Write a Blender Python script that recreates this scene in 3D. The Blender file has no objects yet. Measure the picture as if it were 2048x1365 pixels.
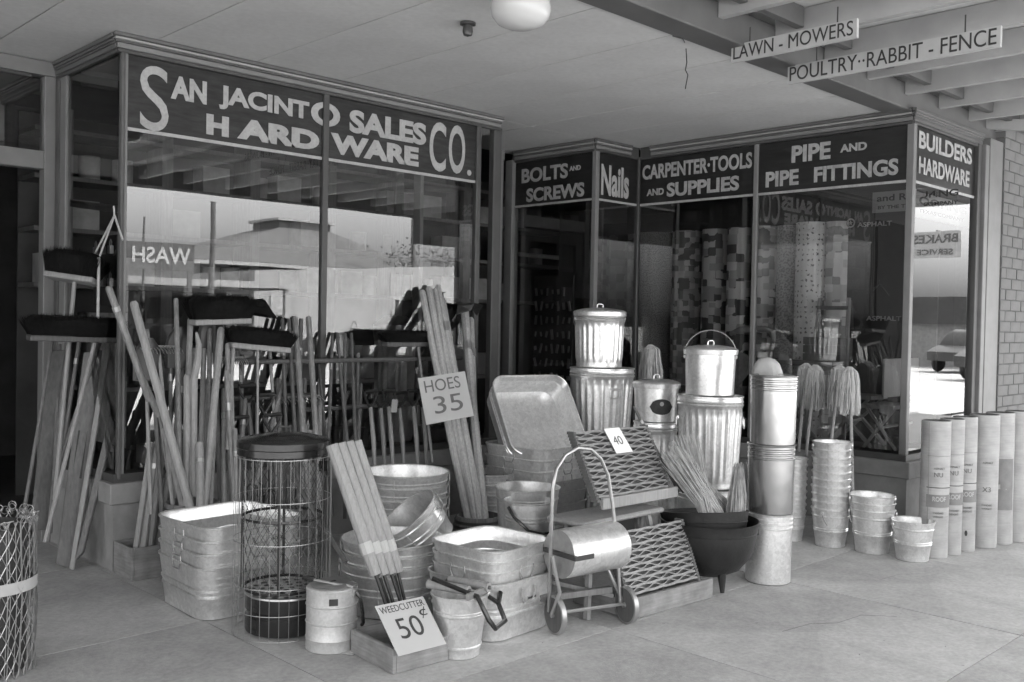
import bpy, math, random
from mathutils import Vector, Matrix, Euler
PI = math.pi
random.seed(7)
sc = bpy.context.scene
# ---------------------------------------------------------------- camera, sky, sun, exposure
cd = bpy.data.cameras.new('camera'); cam = bpy.data.objects.new('camera', cd)
sc.collection.objects.link(cam); sc.camera = cam
cd.sensor_width = 36.0; cd.lens = 33.943359375; cd.clip_start = 0.05; cd.clip_end = 2000
cam.matrix_world = Matrix(((0.715, 0.001, -0.699, 0.0), (-0.699, 0.029, -0.715, 0.0), (0.019, 1.0, 0.021, 1.55), (0.0, 0.0, 0.0, 1.0)))
SUN_EL, SUN_AZ = math.radians(50), math.radians(38)      # azimuth counted from +X towards +Y
w = bpy.data.worlds.new('World'); sc.world = w; w.use_nodes = True
nt = w.node_tree; bg = nt.nodes['Background']
sky = nt.nodes.new('ShaderNodeTexSky'); sky.sky_type = 'NISHITA'; sky.sun_disc = False
sky.sun_elevation = SUN_EL; sky.sun_rotation = PI/2 - SUN_AZ
sky.dust_density = 5.0; sky.air_density = 1.3; sky.ozone_density = 1.0
# black and white film answers mostly to the blue of the sky
bw = nt.nodes.new('ShaderNodeSeparateColor'); cc_ = nt.nodes.new('ShaderNodeCombineColor')
nt.links.new(sky.outputs[0], bw.inputs[0])
for i_ in range(3): nt.links.new(bw.outputs[2], cc_.inputs[i_])
nt.links.new(cc_.outputs[0], bg.inputs[0])
bg.inputs[1].default_value = 0.15
sl = bpy.data.lights.new('sun', 'SUN'); sl.energy = 2.1; sl.angle = math.radians(0.6); sl.color = (1.0, 0.985, 0.965)
so = bpy.data.objects.new('sun', sl); sc.collection.objects.link(so)
sd = Vector((math.cos(SUN_EL)*math.cos(SUN_AZ), math.cos(SUN_EL)*math.sin(SUN_AZ), math.sin(SUN_EL)))
so.rotation_euler = sd.to_track_quat('Z', 'Y').to_euler(); so.location = (0, 0, 30)
vs = sc.view_settings; vs.view_transform = 'Standard'; vs.look = 'None'; vs.gamma = 1.0
vs.exposure = 3.2; vs.use_curve_mapping = False

# ---------------------------------------------------------------- materials
def mat(name, g, rough=0.7, metal=0.0, n=None, bump=None, spangle=0.0, streak=None, spec=0.5, n2=None):
    m = bpy.data.materials.new(name); m.use_nodes = True
    t = m.node_tree; b = t.nodes['Principled BSDF']; L = t.links
    b.inputs['Roughness'].default_value = rough; b.inputs['Metallic'].default_value = metal
    b.inputs['Specular IOR Level'].default_value = spec
    b.inputs['Base Color'].default_value = (g, g, g, 1)
    tc = t.nodes.new('ShaderNodeTexCoord')
    cur = None
    def mul(a, c):
        k = t.nodes.new('ShaderNodeMath'); k.operation = 'MULTIPLY'
        L.new(a, k.inputs[0])
        if isinstance(c, float): k.inputs[1].default_value = c
        else: L.new(c, k.inputs[1])
        return k.outputs[0]
    def layer(scale, amt, vec=None, detail=6, rgh=0.6, sc3=None):
        mp = t.nodes.new('ShaderNodeMapping'); L.new(tc.outputs['Object'], mp.inputs[0])
        if sc3: mp.inputs['Scale'].default_value = sc3
        nz = t.nodes.new('ShaderNodeTexNoise'); nz.inputs['Scale'].default_value = scale
        nz.inputs['Detail'].default_value = detail; nz.inputs['Roughness'].default_value = rgh
        L.new(mp.outputs[0], nz.inputs['Vector'])
        r = t.nodes.new('ShaderNodeMapRange'); L.new(nz.outputs[0], r.inputs[0])
        r.inputs[1].default_value = 0.3; r.inputs[2].default_value = 0.7
        r.inputs[3].default_value = 1-amt; r.inputs[4].default_value = 1+amt
        return r.outputs[0], nz.outputs[0]
    hs = None
    if n: o, hs = layer(n[0], n[1]); cur = o
    if n2:
        o, _ = layer(n2[0], n2[1]); cur = o if cur is None else mul(cur, o)
    if streak:
        o, _ = layer(streak[0], streak[1], sc3=streak[2]); cur = o if cur is None else mul(cur, o)
    if spangle:
        v = t.nodes.new('ShaderNodeTexVoronoi'); v.inputs['Scale'].default_value = 42
        L.new(tc.outputs['Object'], v.inputs['Vector'])
        s = t.nodes.new('ShaderNodeSeparateColor'); L.new(v.outputs['Color'], s.inputs[0])
        r = t.nodes.new('ShaderNodeMapRange'); L.new(s.outputs[0], r.inputs[0])
        r.inputs[3].default_value = 1-spangle; r.inputs[4].default_value = 1+spangle*0.6
        cur = r.outputs[0] if cur is None else mul(cur, r.outputs[0])
        r2 = t.nodes.new('ShaderNodeMapRange'); L.new(s.outputs[1], r2.inputs[0])
        r2.inputs[3].default_value = rough-0.015; r2.inputs[4].default_value = rough+0.03
        L.new(r2.outputs[0], b.inputs['Roughness'])
    if cur is not None:
        c = mul(cur, float(g)); cc = t.nodes.new('ShaderNodeCombineColor')
        for i in range(3): L.new(c, cc.inputs[i])
        L.new(cc.outputs[0], b.inputs['Base Color'])
    if bump:
        nz = t.nodes.new('ShaderNodeTexNoise'); nz.inputs['Scale'].default_value = bump[0]; nz.inputs['Detail'].default_value = 5
        L.new(tc.outputs['Object'], nz.inputs['Vector'])
        bp = t.nodes.new('ShaderNodeBump'); bp.inputs['Strength'].default_value = bump[1]; bp.inputs['Distance'].default_value = bump[2]
        L.new(nz.outputs[0], bp.inputs['Height']); L.new(bp.outputs[0], b.inputs['Normal'])
    return m
GALV = mat('galvanised_steel', 0.76, 0.31, 0.76, n=(75, 0.10), spangle=0.10, bump=(9, 0.10, 0.006), n2=(3, 0.1))
GALVB = mat('bright_tinned_steel', 0.36, 0.22, 0.9, n=(7, 0.08), bump=(5, 0.22, 0.012))
GALVD = mat('dull_galvanised_steel', 0.36, 0.36, 0.75, n=(28, 0.12), spangle=0.05, bump=(9, 0.1, 0.005))
PEWT = mat('grey_enamel', 0.5, 0.4, 0.1, n=(10, 0.12), bump=(12, 0.2, 0.004))
IRON = mat('cast_iron', 0.022, 0.5, 0.3, n=(12, 0.3), bump=(60, 0.4, 0.004))
BLACK = mat('black_lacquer', 0.02, 0.2, 0.0, n=(20, 0.2), bump=(6, 0.15, 0.01))
WOODP = mat('greyed_handle_wood', 0.18, 0.6, 0, n=(9, 0.25), streak=(14, 0.3, (6, 6, 0.5)), bump=(30, 0.3, 0.003))
DWIRE = mat('dark_wire', 0.06, 0.45, 0.6)
LWIRE = mat('galvanised_wire', 0.36, 0.4, 0.7)
WOOD = mat('pale_new_wood', 0.24, 0.6, 0, n=(6, 0.12), streak=(14, 0.16, (6, 6, 0.35)), bump=(30, 0.2, 0.002))
WOODM = mat('mid_wood', 0.13, 0.65, 0, n=(6, 0.2), streak=(12, 0.22, (6, 6, 0.4)), bump=(30, 0.25, 0.003))
WOODD = mat('dark_wood', 0.08, 0.6, 0, n=(6, 0.2), streak=(12, 0.25, (6, 6, 0.4)), bump=(30, 0.25, 0.003))
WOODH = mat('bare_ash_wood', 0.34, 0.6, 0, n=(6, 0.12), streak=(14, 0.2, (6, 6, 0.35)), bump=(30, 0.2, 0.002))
GALVM = mat('matt_galvanised_steel', 0.5, 0.5, 0.45, n=(70, 0.1), spangle=0.08, n2=(3, 0.1))
BOX = mat('crate_wood', 0.2, 0.75, 0, n=(9, 0.25), streak=(10, 0.2, (0.6, 0.6, 7)), bump=(25, 0.4, 0.004))
BRIST = mat('black_bristle', 0.006, 0.9, 0, n=(40, 0.5), spec=0.15)
FRAME = mat('painted_frame', 0.06, 0.45, 0, n=(5, 0.15), bump=(20, 0.15, 0.003))
FRAMEL = mat('painted_frame_light', 0.17, 0.5, 0, n=(5, 0.12), bump=(20, 0.15, 0.003))
TRIM = mat('cornice_paint', 0.10, 0.4, 0, n=(6, 0.15))
TRIML = mat('cornice_paint_light', 0.3, 0.45, 0, n=(6, 0.12))
SIGNB = mat('sign_black_paint', 0.018, 0.38, 0, n=(3, 0.4), streak=(5, 0.75, (1.2, 1, 7)))
SIGNB2 = mat('sign_black_gloss', 0.014, 0.35, 0, n=(3, 0.3), streak=(5, 0.4, (1.2, 1, 7)))
LETT = mat('sign_letter_paint', 0.34, 0.5, 0, n=(12, 0.12), n2=(60, 0.12))
LETT2 = mat('sign_letter_aged', 0.34, 0.5, 0, n=(12, 0.2), n2=(60, 0.15))
INK = mat('black_ink', 0.03, 0.7, 0, n=(25, 0.4))
INKL = mat('faded_ink', 0.1, 0.7, 0, n=(25, 0.3))
CARD = mat('white_card', 0.38, 0.8, 0, n=(4, 0.05))
CEIL = mat('ceiling_board_paint', 0.56, 0.7, 0, n=(1.2, 0.1), n2=(25, 0.06), bump=(40, 0.1, 0.002))
BEAM = mat('beam_paint', 0.1, 0.6, 0, n=(3, 0.15), bump=(30, 0.2, 0.003))
JOIST = mat('joist_paint', 0.34, 0.65, 0, n=(3, 0.1), bump=(30, 0.2, 0.003))
CONC = mat('sidewalk_concrete', 0.365, 0.85, 0, n=(0.8, 0.25), n2=(5, 0.13), bump=(120, 0.5, 0.004), streak=(38, 0.14, (1, 1, 1)))
STONE = mat('bulkhead_stone', 0.24, 0.8, 0, n=(5, 0.22), bump=(30, 0.3, 0.004))
ROAD = mat('dusty_road', 0.38, 0.9, 0, n=(0.5, 0.15), bump=(30, 0.3, 0.01))
BRICKM = mat('painted_brick', 0.145, 0.8, 0, n=(6, 0.15), bump=(40, 0.4, 0.004))
MORT = mat('mortar', 0.11, 0.9, 0, n=(20, 0.2))
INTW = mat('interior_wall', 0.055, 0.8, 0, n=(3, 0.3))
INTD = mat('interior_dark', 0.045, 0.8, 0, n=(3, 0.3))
PAPER = mat('roofing_wrapper', 0.32, 0.7, 0, n=(5, 0.2), streak=(9, 0.08, (1, 1, 12)), bump=(20, 0.2, 0.004))
PAPERD = mat('roofing_wrapper_band', 0.17, 0.7, 0, n=(12, 0.2))
ROLLC = mat('roofing_felt', 0.09, 0.9, 0, n=(20, 0.2))
ROPE = mat('mop_cotton', 0.42, 0.95, 0, n=(30, 0.15))
STRAW = mat('broom_straw', 0.36, 0.85, 0, n=(20, 0.25))
WHITEW = mat('white_plaster', 0.28, 0.9, 0, n=(0.6, 0.12), streak=(2, 0.1, (1, 1, 0.3)))
ROOFM = mat('shingle_roof', 0.09, 0.9, 0, n=(2, 0.15), streak=(3, 0.1, (1, 1, 6)))
DARKM = mat('shed_dark', 0.07, 0.8, 0, n=(2, 0.2))
CARM = mat('car_paint', 0.05, 0.3, 0.0)
CARL = mat('car_paint_light', 0.35, 0.3, 0.0)
RUB = mat('rubber', 0.025, 0.7)
LEAF = mat('foliage', 0.06, 0.9, 0, n=(3, 0.3))
CLOTH = mat('grey_cloth', 0.4, 0.9, 0, n=(8, 0.2))
OPAL = mat('opal_glass', 0.55, 0.25, 0)
PORC = mat('brown_porcelain', 0.05, 0.3, 0)
CARDB = mat('grey_packaging', 0.3, 0.7, 0, n=(6, 0.25))
MATM = mat('link_mat_wood', 0.2, 0.55, 0.1, n=(14, 0.25), bump=(30, 0.2, 0.002))
MATD = mat('link_mat_dark', 0.09, 0.7, 0, n=(14, 0.25))
def glassmat():
    m = bpy.data.materials.new('shop_glass'); m.use_nodes = True; t = m.node_tree; t.nodes.clear()
    o = t.nodes.new('ShaderNodeOutputMaterial'); mx = t.nodes.new('ShaderNodeMixShader')
    fr = t.nodes.new('ShaderNodeFresnel'); fr.inputs[0].default_value = 2.55
    tr = t.nodes.new('ShaderNodeBsdfTransparent'); tr.inputs[0].default_value = (0.95, 0.95, 0.95, 1)
    gl = t.nodes.new('ShaderNodeBsdfGlossy'); gl.inputs['Roughness'].default_value = 0.0
    tc = t.nodes.new('ShaderNodeTexCoord'); nz = t.nodes.new('ShaderNodeTexNoise'); nz.inputs['Scale'].default_value = 1.1
    t.links.new(tc.outputs['Object'], nz.inputs['Vector'])
    bp = t.nodes.new('ShaderNodeBump'); bp.inputs['Strength'].default_value = 0.03; bp.inputs['Distance'].default_value = 0.02
    t.links.new(nz.outputs[0], bp.inputs['Height']); t.links.new(bp.outputs[0], gl.inputs['Normal'])
    t.links.new(fr.outputs[0], mx.inputs[0]); t.links.new(tr.outputs[0], mx.inputs[1]); t.links.new(gl.outputs[0], mx.inputs[2])
    t.links.new(mx.outputs[0], o.inputs[0]); return m
GLASS = glassmat()
def patternmat(name, a, b, kind, scale):
    m = bpy.data.materials.new(name); m.use_nodes = True; t = m.node_tree; bs = t.nodes['Principled BSDF']
    bs.inputs['Roughness'].default_value = 0.5; L = t.links
    tc = t.nodes.new('ShaderNodeTexCoord'); mp = t.nodes.new('ShaderNodeMapping'); L.new(tc.outputs['UV'], mp.inputs[0])
    mp.inputs['Scale'].default_value = (scale, scale, 1)
    rp = t.nodes.new('ShaderNodeValToRGB'); rp.color_ramp.interpolation = 'CONSTANT'
    if kind == 'block':
        v = t.nodes.new('ShaderNodeTexVoronoi'); v.distance = 'CHEBYCHEV'; v.inputs['Scale'].default_value = 1.0
        v.inputs['Randomness'].default_value = 0.5
        L.new(mp.outputs[0], v.inputs['Vector']); s = t.nodes.new('ShaderNodeSeparateColor'); L.new(v.outputs['Color'], s.inputs[0]); L.new(s.outputs[0], rp.inputs[0])
        st = [(0, a), (0.28, (a+b)/2), (0.5, b), (0.8, (a*0.4+b*0.6))]
    elif kind == 'flower':
        v = t.nodes.new('ShaderNodeTexVoronoi'); v.inputs['Scale'].default_value = 1.0; v.inputs['Randomness'].default_value = 0.35
        nz = t.nodes.new('ShaderNodeTexNoise'); nz.inputs['Scale'].default_value = 3.0
        L.new(mp.outputs[0], nz.inputs['Vector']); L.new(mp.outputs[0], v.inputs['Vector'])
        ad = t.nodes.new('ShaderNodeMath'); ad.operation = 'MULTIPLY_ADD'; L.new(nz.outputs[0], ad.inputs[0]); ad.inputs[1].default_value = 0.9; L.new(v.outputs['Distance'], ad.inputs[2])
        L.new(ad.outputs[0], rp.inputs[0]); st = [(0, a), (0.62, (a+b)/2), (0.7, b)]
    else:
        nz = t.nodes.new('ShaderNodeTexNoise'); nz.inputs['Scale'].default_value = 9; L.new(mp.outputs[0], nz.inputs['Vector'])
        L.new(nz.outputs[0], rp.inputs[0]); st = [(0, a), (0.45, (a+b)/2), (0.5, b)]
    el = rp.color_ramp.elements
    while len(el) < len(st): el.new(0.5)
    for e, (p, g) in zip(el, st): e.position = p; e.color = (g, g, g, 1)
    L.new(rp.outputs[0], bs.inputs['Base Color']); return m

# ---------------------------------------------------------------- mesh helpers
def arb(axis):
    z = Vector(axis).normalized(); x = z.orthogonal().normalized(); y = z.cross(x); return x, y, z
class MB:
    def __init__(s): s.v = []; s.f = []; s.uv = None
    def add(s, vs, fs):
        k = len(s.v); s.v += [tuple(p) for p in vs]; s.f += [tuple(i+k for i in q) for q in fs]; return s
    def box(s, c, d, rot=None):
        c = Vector(c); hx, hy, hz = d[0]/2, d[1]/2, d[2]/2
        P = [Vector((x*hx, y*hy, z*hz)) for z in (-1, 1) for x, y in ((-1, -1), (1, -1), (1, 1), (-1, 1))]
        if rot is not None:
            R = rot if isinstance(rot, Matrix) else Euler(rot).to_matrix()
            P = [R @ p for p in P]
        return s.add([p+c for p in P], [(3, 2, 1, 0), (4, 5, 6, 7), (0, 1, 5, 4), (1, 2, 6, 5), (2, 3, 7, 6), (3, 0, 4, 7)])
    def bb(s, x0, x1, y0, y1, z0, z1): return s.box(((x0+x1)/2, (y0+y1)/2, (z0+z1)/2), (abs(x1-x0), abs(y1-y0), abs(z1-z0)))
    def hexa(s, P):   # 4 bottom ccw, 4 top ccw
        return s.add(P, [(3, 2, 1, 0), (4, 5, 6, 7), (0, 1, 5, 4), (1, 2, 6, 5), (2, 3, 7, 6), (3, 0, 4, 7)])
    def tube(s, path, r, n=6, cap=True, closed=False):
        P = [Vector(p) for p in path]; N = len(P)
        rr = r if isinstance(r, (list, tuple)) else [r]*N
        x0 = None; vs = []
        for i in range(N):
            a = P[(i-1) % N] if (i > 0 or closed) else P[i]; b = P[(i+1) % N] if (i < N-1 or closed) else P[i]
            z = (b-a).normalized()
            if x0 is None: x0 = z.orthogonal().normalized()
            x = (x0 - z*x0.dot(z)); x = x.normalized() if x.length > 1e-6 else z.orthogonal().normalized()
            x0 = x; y = z.cross(x)
            for j in range(n):
                t = 2*PI*j/n; vs.append(P[i] + (x*math.cos(t)+y*math.sin(t))*rr[i])
        fs = []
        for i in range(N if closed else N-1):
            k = ((i+1) % N)*n
            for j in range(n): fs.append((i*n+j, i*n+(j+1) % n, k+(j+1) % n, k+j))
        if cap and not closed: fs += [tuple(range(n-1, -1, -1)), tuple((N-1)*n+j for j in range(n))]
        return s.add(vs, fs)
    def lathe(s, prof, n=32, rf=None, c=(0, 0, 0), cap0=False, cap1=False, axis='Z', a0=0, a1=2*PI):
        vs = []; full = abs(a1-a0-2*PI) < 1e-6; m = n if full else n+1
        for r, z in prof:
            for j in range(m):
                t = a0+(a1-a0)*j/n; q = r*(rf(t, z) if rf else 1)
                p = (q*math.cos(t), q*math.sin(t), z)
                if axis == 'X': p = (z, q*math.cos(t), q*math.sin(t))
                if axis == 'Y': p = (q*math.sin(t), z, q*math.cos(t))
                vs.append((p[0]+c[0], p[1]+c[1], p[2]+c[2]))
        fs = []
        for i in range(len(prof)-1):
            for j in range(n):
                j2 = (j+1) % m; fs.append((i*m+j, i*m+j2, (i+1)*m+j2, (i+1)*m+j))
        if cap0: fs.append(tuple(range(m-1, -1, -1)))
        if cap1: fs.append(tuple((len(prof)-1)*m+j for j in range(m)))
        return s.add(vs, fs)
    def loft(s, rings, cap0=False, cap1=False):
        n = len(rings[0]); vs = [p for r in rings for p in r]; fs = []
        for i in range(len(rings)-1):
            for j in range(n): fs.append((i*n+j, i*n+(j+1) % n, (i+1)*n+(j+1) % n, (i+1)*n+j))
        if cap0: fs.append(tuple(range(n-1, -1, -1)))
        if cap1: fs.append(tuple((len(rings)-1)*n+j for j in range(n)))
        return s.add(vs, fs)
    def quad(s, a, b, c, d): return s.add([a, b, c, d], [(0, 1, 2, 3)])
    def mesh(s, name, m, smooth=35, bevel=0):
        me = bpy.data.meshes.new(name); me.from_pydata(s.v, [], s.f); me.update()
        if m: me.materials.append(m)
        if smooth:
            me.shade_smooth(); me.set_sharp_from_angle(angle=math.radians(smooth))
        return me
def tag(o, label=None, cat=None, group=None, kind=None):
    if label: o['label'] = label
    if cat: o['category'] = cat
    if group: o['group'] = group
    if kind: o['kind'] = kind
    return o
def link(name, me, parent=None):
    o = bpy.data.objects.new(name, me); sc.collection.objects.link(o)
    if parent: o.parent = parent
    return o
def P(parent, name, mb, m, smooth=35, label=None, kind=None, bevel=0, loc=None, rot=None):
    o = link(name, mb.mesh(name, m, smooth) if isinstance(mb, MB) else mb, parent)
    if loc: o.location = loc
    if rot: o.rotation_euler = rot
    if bevel:
        b = o.modifiers.new('edge', 'BEVEL'); b.width = bevel; b.segments = 1; b.limit_method = 'ANGLE'
    return tag(o, label, None, None, kind)
def thing(name, label, cat, loc=(0, 0, 0), rot=(0, 0, 0), group=None):
    o = link(name, None); o.location = loc; o.rotation_euler = rot; o.empty_display_size = 0.1
    return tag(o, label, cat, group)
def dup(o, loc=None, rot=None, label=None, scale=None):
    def cp(a, par):
        c = a.copy(); sc.collection.objects.link(c); c.parent = par
        for ch in [x for x in bpy.data.objects if x.parent == a and x != c]: cp(ch, c)
        return c
    kids = [x for x in bpy.data.objects if x.parent == o]
    c = o.copy(); sc.collection.objects.link(c)
    for k in kids: cp(k, c)
    if loc: c.location = loc
    if rot: c.rotation_euler = rot
    if label: c['label'] = label
    if scale: c.scale = scale
    return c
def textmesh(s, u0, u1, v0, v1, bold=0.02, depth=0.003, shear=0.0, spacing=1.0, fn=None):
    cu = bpy.data.curves.new('t', 'FONT'); cu.body = s; cu.offset = bold; cu.shear = shear; cu.space_character = spacing; cu.resolution_u = 5
    ob = bpy.data.objects.new('t', cu); sc.collection.objects.link(ob)
    dg = bpy.context.evaluated_depsgraph_get(); me0 = ob.evaluated_get(dg).to_mesh()
    V = [v.co.copy() for v in me0.vertices]; F = [tuple(p.vertices) for p in me0.polygons]
    ob.evaluated_get(dg).to_mesh_clear(); bpy.data.objects.remove(ob); bpy.data.curves.remove(cu)
    x0 = min(v.x for v in V); x1 = max(v.x for v in V); y0 = min(v.y for v in V); y1 = max(v.y for v in V)
    mb = MB(); n = len(V); pts = []
    for dd in (0, depth):
        for v in V:
            u = u0+(v.x-x0)/(x1-x0)*(u1-u0); q = v0+(v.y-y0)/(y1-y0)*(v1-v0)
            pts.append(fn(u, q, dd))
    ed = {}
    for q in F:
        for i in range(len(q)):
            k = (q[i], q[(i+1) % len(q)]); ed[k] = ed.get(k, 0)+1
    fs = [tuple(i+n for i in q) for q in F]
    for (a, b) in ed:
        if (b, a) not in ed: fs.append((a, b, b+n, a+n))
    mb.add(pts, fs); return mb
def onA(y0): return lambda u, v, d: (u, y0-d, v)                 # faces the street (-Y), reads towards +X
def onB(x0): return lambda u, v, d: (x0-d, -u, v)                # faces -X, u = -y
def onCyl(cx, cy, r, a0): return lambda u, v, d: (cx+(r+d)*math.cos(a0+u/r), cy+(r+d)*math.sin(a0+u/r), v)
def rrect(hx, hy, rc, z, n=6):
    pts = []
    for q, (sx, sy) in enumerate(((1, 1), (-1, 1), (-1, -1), (1, -1))):
        for i in range(n+1):
            t = PI/2*(q+i/n); pts.append((sx*(hx-rc)+rc*math.cos(t), sy*(hy-rc)+rc*math.sin(t), z))
    return pts

# ---------------------------------------------------------------- ground
gm = MB().quad((-300, -300, -0.2), (300, -300, -0.2), (300, 300, -0.2), (-300, 300, -0.2))
tag(P(None, 'ground', gm, ROAD, 0), kind='structure')
rd = MB().quad((-120, -14, -0.15), (120, -14, -0.15), (120, -1.35, -0.15), (-120, -1.35, -0.15))
tag(P(None, 'road', rd, ROAD, 0), kind='structure')
sw = MB().bb(-14, 18, -1.2, 6.9, -0.35, -0.03)
sidewalk = tag(P(None, 'sidewalk', sw, MORT, 0), kind='structure')
kb = MB().bb(-14, 18, -1.4, -1.203, -0.35, -0.003)
tag(P(None, 'kerb', kb, CONC, 0), kind='structure')
slab_me = {}
xs = [-3.7, -2.2, -0.7, 0.8, 2.3, 3.78, 5.28, 6.53, 7.9, 9.4, 10.9, 12.4]; ys = [-1.2, 0.23, 1.66, 3.1, 4.55, 6.0, 6.9]
for i in range(len(xs)-1):
    for j in range(len(ys)-1):
        a, b, c, d = xs[i], xs[i+1], ys[j], ys[j+1]; k = (round(b-a, 2), round(d-c, 2))
        if k not in slab_me: slab_me[k] = MB().bb(-k[0]/2+0.003, k[0]/2-0.003, -k[1]/2+0.003, k[1]/2-0.003, -0.06, 0).mesh('slab', CONC, 0)
        o = link('slab', slab_me[k], sidewalk); o.location = ((a+b)/2, (c+d)/2, -0.0012*((i*7+j*3) % 3))

# ---------------------------------------------------------------- storefront
SF = thing('hardware_store', 'hardware store front with two projecting glass display bays and painted sign bands', 'shop', (2.36, 5.8, 0))
def sf(name, mb, m, smooth=35, parent=None, **k):
    o = P(None, name, mb, m, smooth, **k)
    if parent is None: o.parent = SF; o.matrix_parent_inverse = Matrix.Translation((-2.36, -5.8, 0))
    else: o.parent = parent; o.matrix_parent_inverse = (Matrix.Translation((-2.36, -5.8, 0))) if parent is SF else Matrix.Identity(4)
    return o
YA, XB, YC, XD, YN, YB = 5.80, 7.32, 3.17, 6.70, 5.80, 6.90
XL = 2.36
# bulkheads (stone base with ledge)
def bulk(x0, x1, y0, y1, zt_=0.58):
    m = MB().bb(x0, x1, y0, y1, 0.0, 0.40); sf('bulkhead', m, STONE, 0)
    m = MB().bb(x0-0.03, x1+0.0, y0-0.03, y1, 0.403, zt_-0.05); sf('bulkhead_ledge', m, STONE, 0, bevel=0.006)
    m = MB().bb(x0-0.0, x1, y0+0.01, y1, zt_-0.048, zt_); sf('window_sill', m, FRAME, 0)
bulk(2.33, 5.50, 5.77, 6.85)
bulk(7.27, 8.75, 3.12, 5.77); bulk(6.68, 7.27, 5.77, 6.9)
# window panes
def pane(a, b, z0, z1):
    (x0, y0), (x1, y1) = a, b
    dx, dy = x1-x0, y1-y0; L = math.hypot(dx, dy); nx, ny = -dy/L*0.003, dx/L*0.003
    m = MB().hexa([(x0-nx, y0-ny, z0), (x1-nx, y1-ny, z0), (x1+nx, y1+ny, z0), (x0+nx, y0+ny, z0), (x0-nx, y0-ny, z1), (x1-nx, y1-ny, z1), (x1+nx, y1+ny, z1), (x0+nx, y0+ny, z1)])
    m.f = m.f[2:3]   # one sheet, so the pane mirrors once
    return sf('window_pane', m, GLASS, 0)
zs0, zs1 = 0.60, 3.10
pane((2.40, YA), (3.77, YA), zs0, zs1); pane((3.82, YA), (5.21, YA), zs0, zs1)
pane((XL, 6.65), (XL, 5.83), zs0, 3.12); pane((5.50, 5.83), (5.50, 6.8), zs0, zs1)
pane((XB, 5.76), (XB, 4.53), zs0, zs1); pane((XB, 4.49), (XB, 3.21), zs0, zs1)
pane((7.37, YC), (8.55, YC), zs0, zs1); pane((6.74, YN), (7.28, YN), zs0, zs1); pane((XD, 6.85), (XD, 5.84), zs0, zs1)
# mullions and corner posts
def post(x, y, wx, wy, z0=0.55, z1=3.13, m=FRAME, name='window_post'): return sf(name, MB().bb(x-wx/2, x+wx/2, y-wy/2, y+wy/2, z0, z1), m, 0, bevel=0.004)
post(2.368, 5.795, 0.022, 0.04, m=WOODD); post(2.391, 5.80, 0.02, 0.03, m=FRAMEL); post(3.795, 5.80, 0.045, 0.05, m=FRAME); post(5.24, 5.80, 0.05, 0.05, m=FRAME); post(5.46, 5.82, 0.09, 0.06, m=FRAME)
post(7.32, 5.80, 0.045, 0.05); post(7.32, 4.51, 0.045, 0.04, m=FRAMEL); post(7.33, 3.175, 0.055, 0.055, m=FRAMEL); post(6.70, 5.80, 0.05, 0.05, m=FRAMEL)
post(8.60, 3.17, 0.07, 0.07); post(8.70, 3.16, 0.08, 0.1, m=FRAMEL); post(8.91, 3.17, 0.30, 0.12, 0, 3.2, FRAMEL, 'pilaster')
post(2.355, 6.68, 0.03, 0.1, m=FRAMEL); post(2.352, 6.775, 0.03, 0.07, 0, 3.13, WOODD); post(6.70, 6.89, 0.10, 0.10, 0, 3.13, FRAMEL)
# head rail / transom strips above the glass
for a in ((2.38, 5.48, 5.785, 5.815), (6.72, 7.30, 5.785, 5.815), (7.35, 8.62, 3.155, 3.185)): sf('head_rail', MB().bb(a[0], a[1], a[2], a[3], 3.105, 3.215), FRAME, 0)
for a in ((2.345, 2.375, 5.83, 6.8), (7.305, 7.335, 3.2, 5.77), (6.685, 6.715, 5.83, 6.88)): sf('head_rail', MB().bb(a[0], a[1], a[2], a[3], 3.105, 3.215), FRAME, 0)
# cornice: stepped mouldings along every face (extruded profile)
def cornice(p, q, nrm, m1=TRIM, m2=TRIML, e0=0.0, e1=0.0):
    p, q = Vector(p), Vector(q); d = (q-p).normalized(); nrm = Vector(nrm)
    for (o0, o1, z0, z1, mm, nm) in ((0.016, 0.028, 3.102, 3.125, FRAME, 'cornice_bead'), (0.016, 0.032, 3.127, 3.158, m2 if m2 is not TRIML else FRAMEL, 'cornice_band'), (0.016, 0.038, 3.16, 3.172, m1, 'cornice_fillet'), (0.016, 0.045, 3.174, 3.19, m2, 'cornice_bed'), (0.016, 0.052, 3.192, 3.217, m1, 'cornice_cap')):
        a = p - d*(o1 if e0 else 0); b = q + d*(o1 if e1 else 0)
        A0, A1, B0, B1 = a+nrm*o0, a+nrm*o1, b+nrm*o0, b+nrm*o1
        Q = [(A1.x, A1.y), (B1.x, B1.y), (B0.x, B0.y), (A0.x, A0.y)]
        sf(nm, MB().hexa([(x, y, z0) for x, y in Q]+[(x, y, z1) for x, y in Q]), mm, 0, bevel=0.004)
cornice((XL, 5.80, 0), (5.44, 5.80, 0), (0, -1, 0), e0=1, e1=1)
cornice((XL, 6.80, 0), (XL, 5.80, 0), (-1, 0, 0), m2=TRIM)
cornice((XD, 6.84, 0), (XD, 5.80, 0), (-1, 0, 0)); cornice((XD, 5.80, 0), (7.17, 5.80, 0), (0, -1, 0), e0=1)
cornice((XB, 5.64, 0), (XB, 3.16, 0), (-1, 0, 0)); cornice((XB, YC, 0), (8.66, YC, 0), (0, -1, 0), m2=TRIM, e0=1)
cornice((-1.5, 6.87, 0), (2.2, 6.87, 0), (0, -1, 0)); cornice((5.62, 6.93, 0), (6.55, 6.93, 0), (0, -1, 0))
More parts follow.
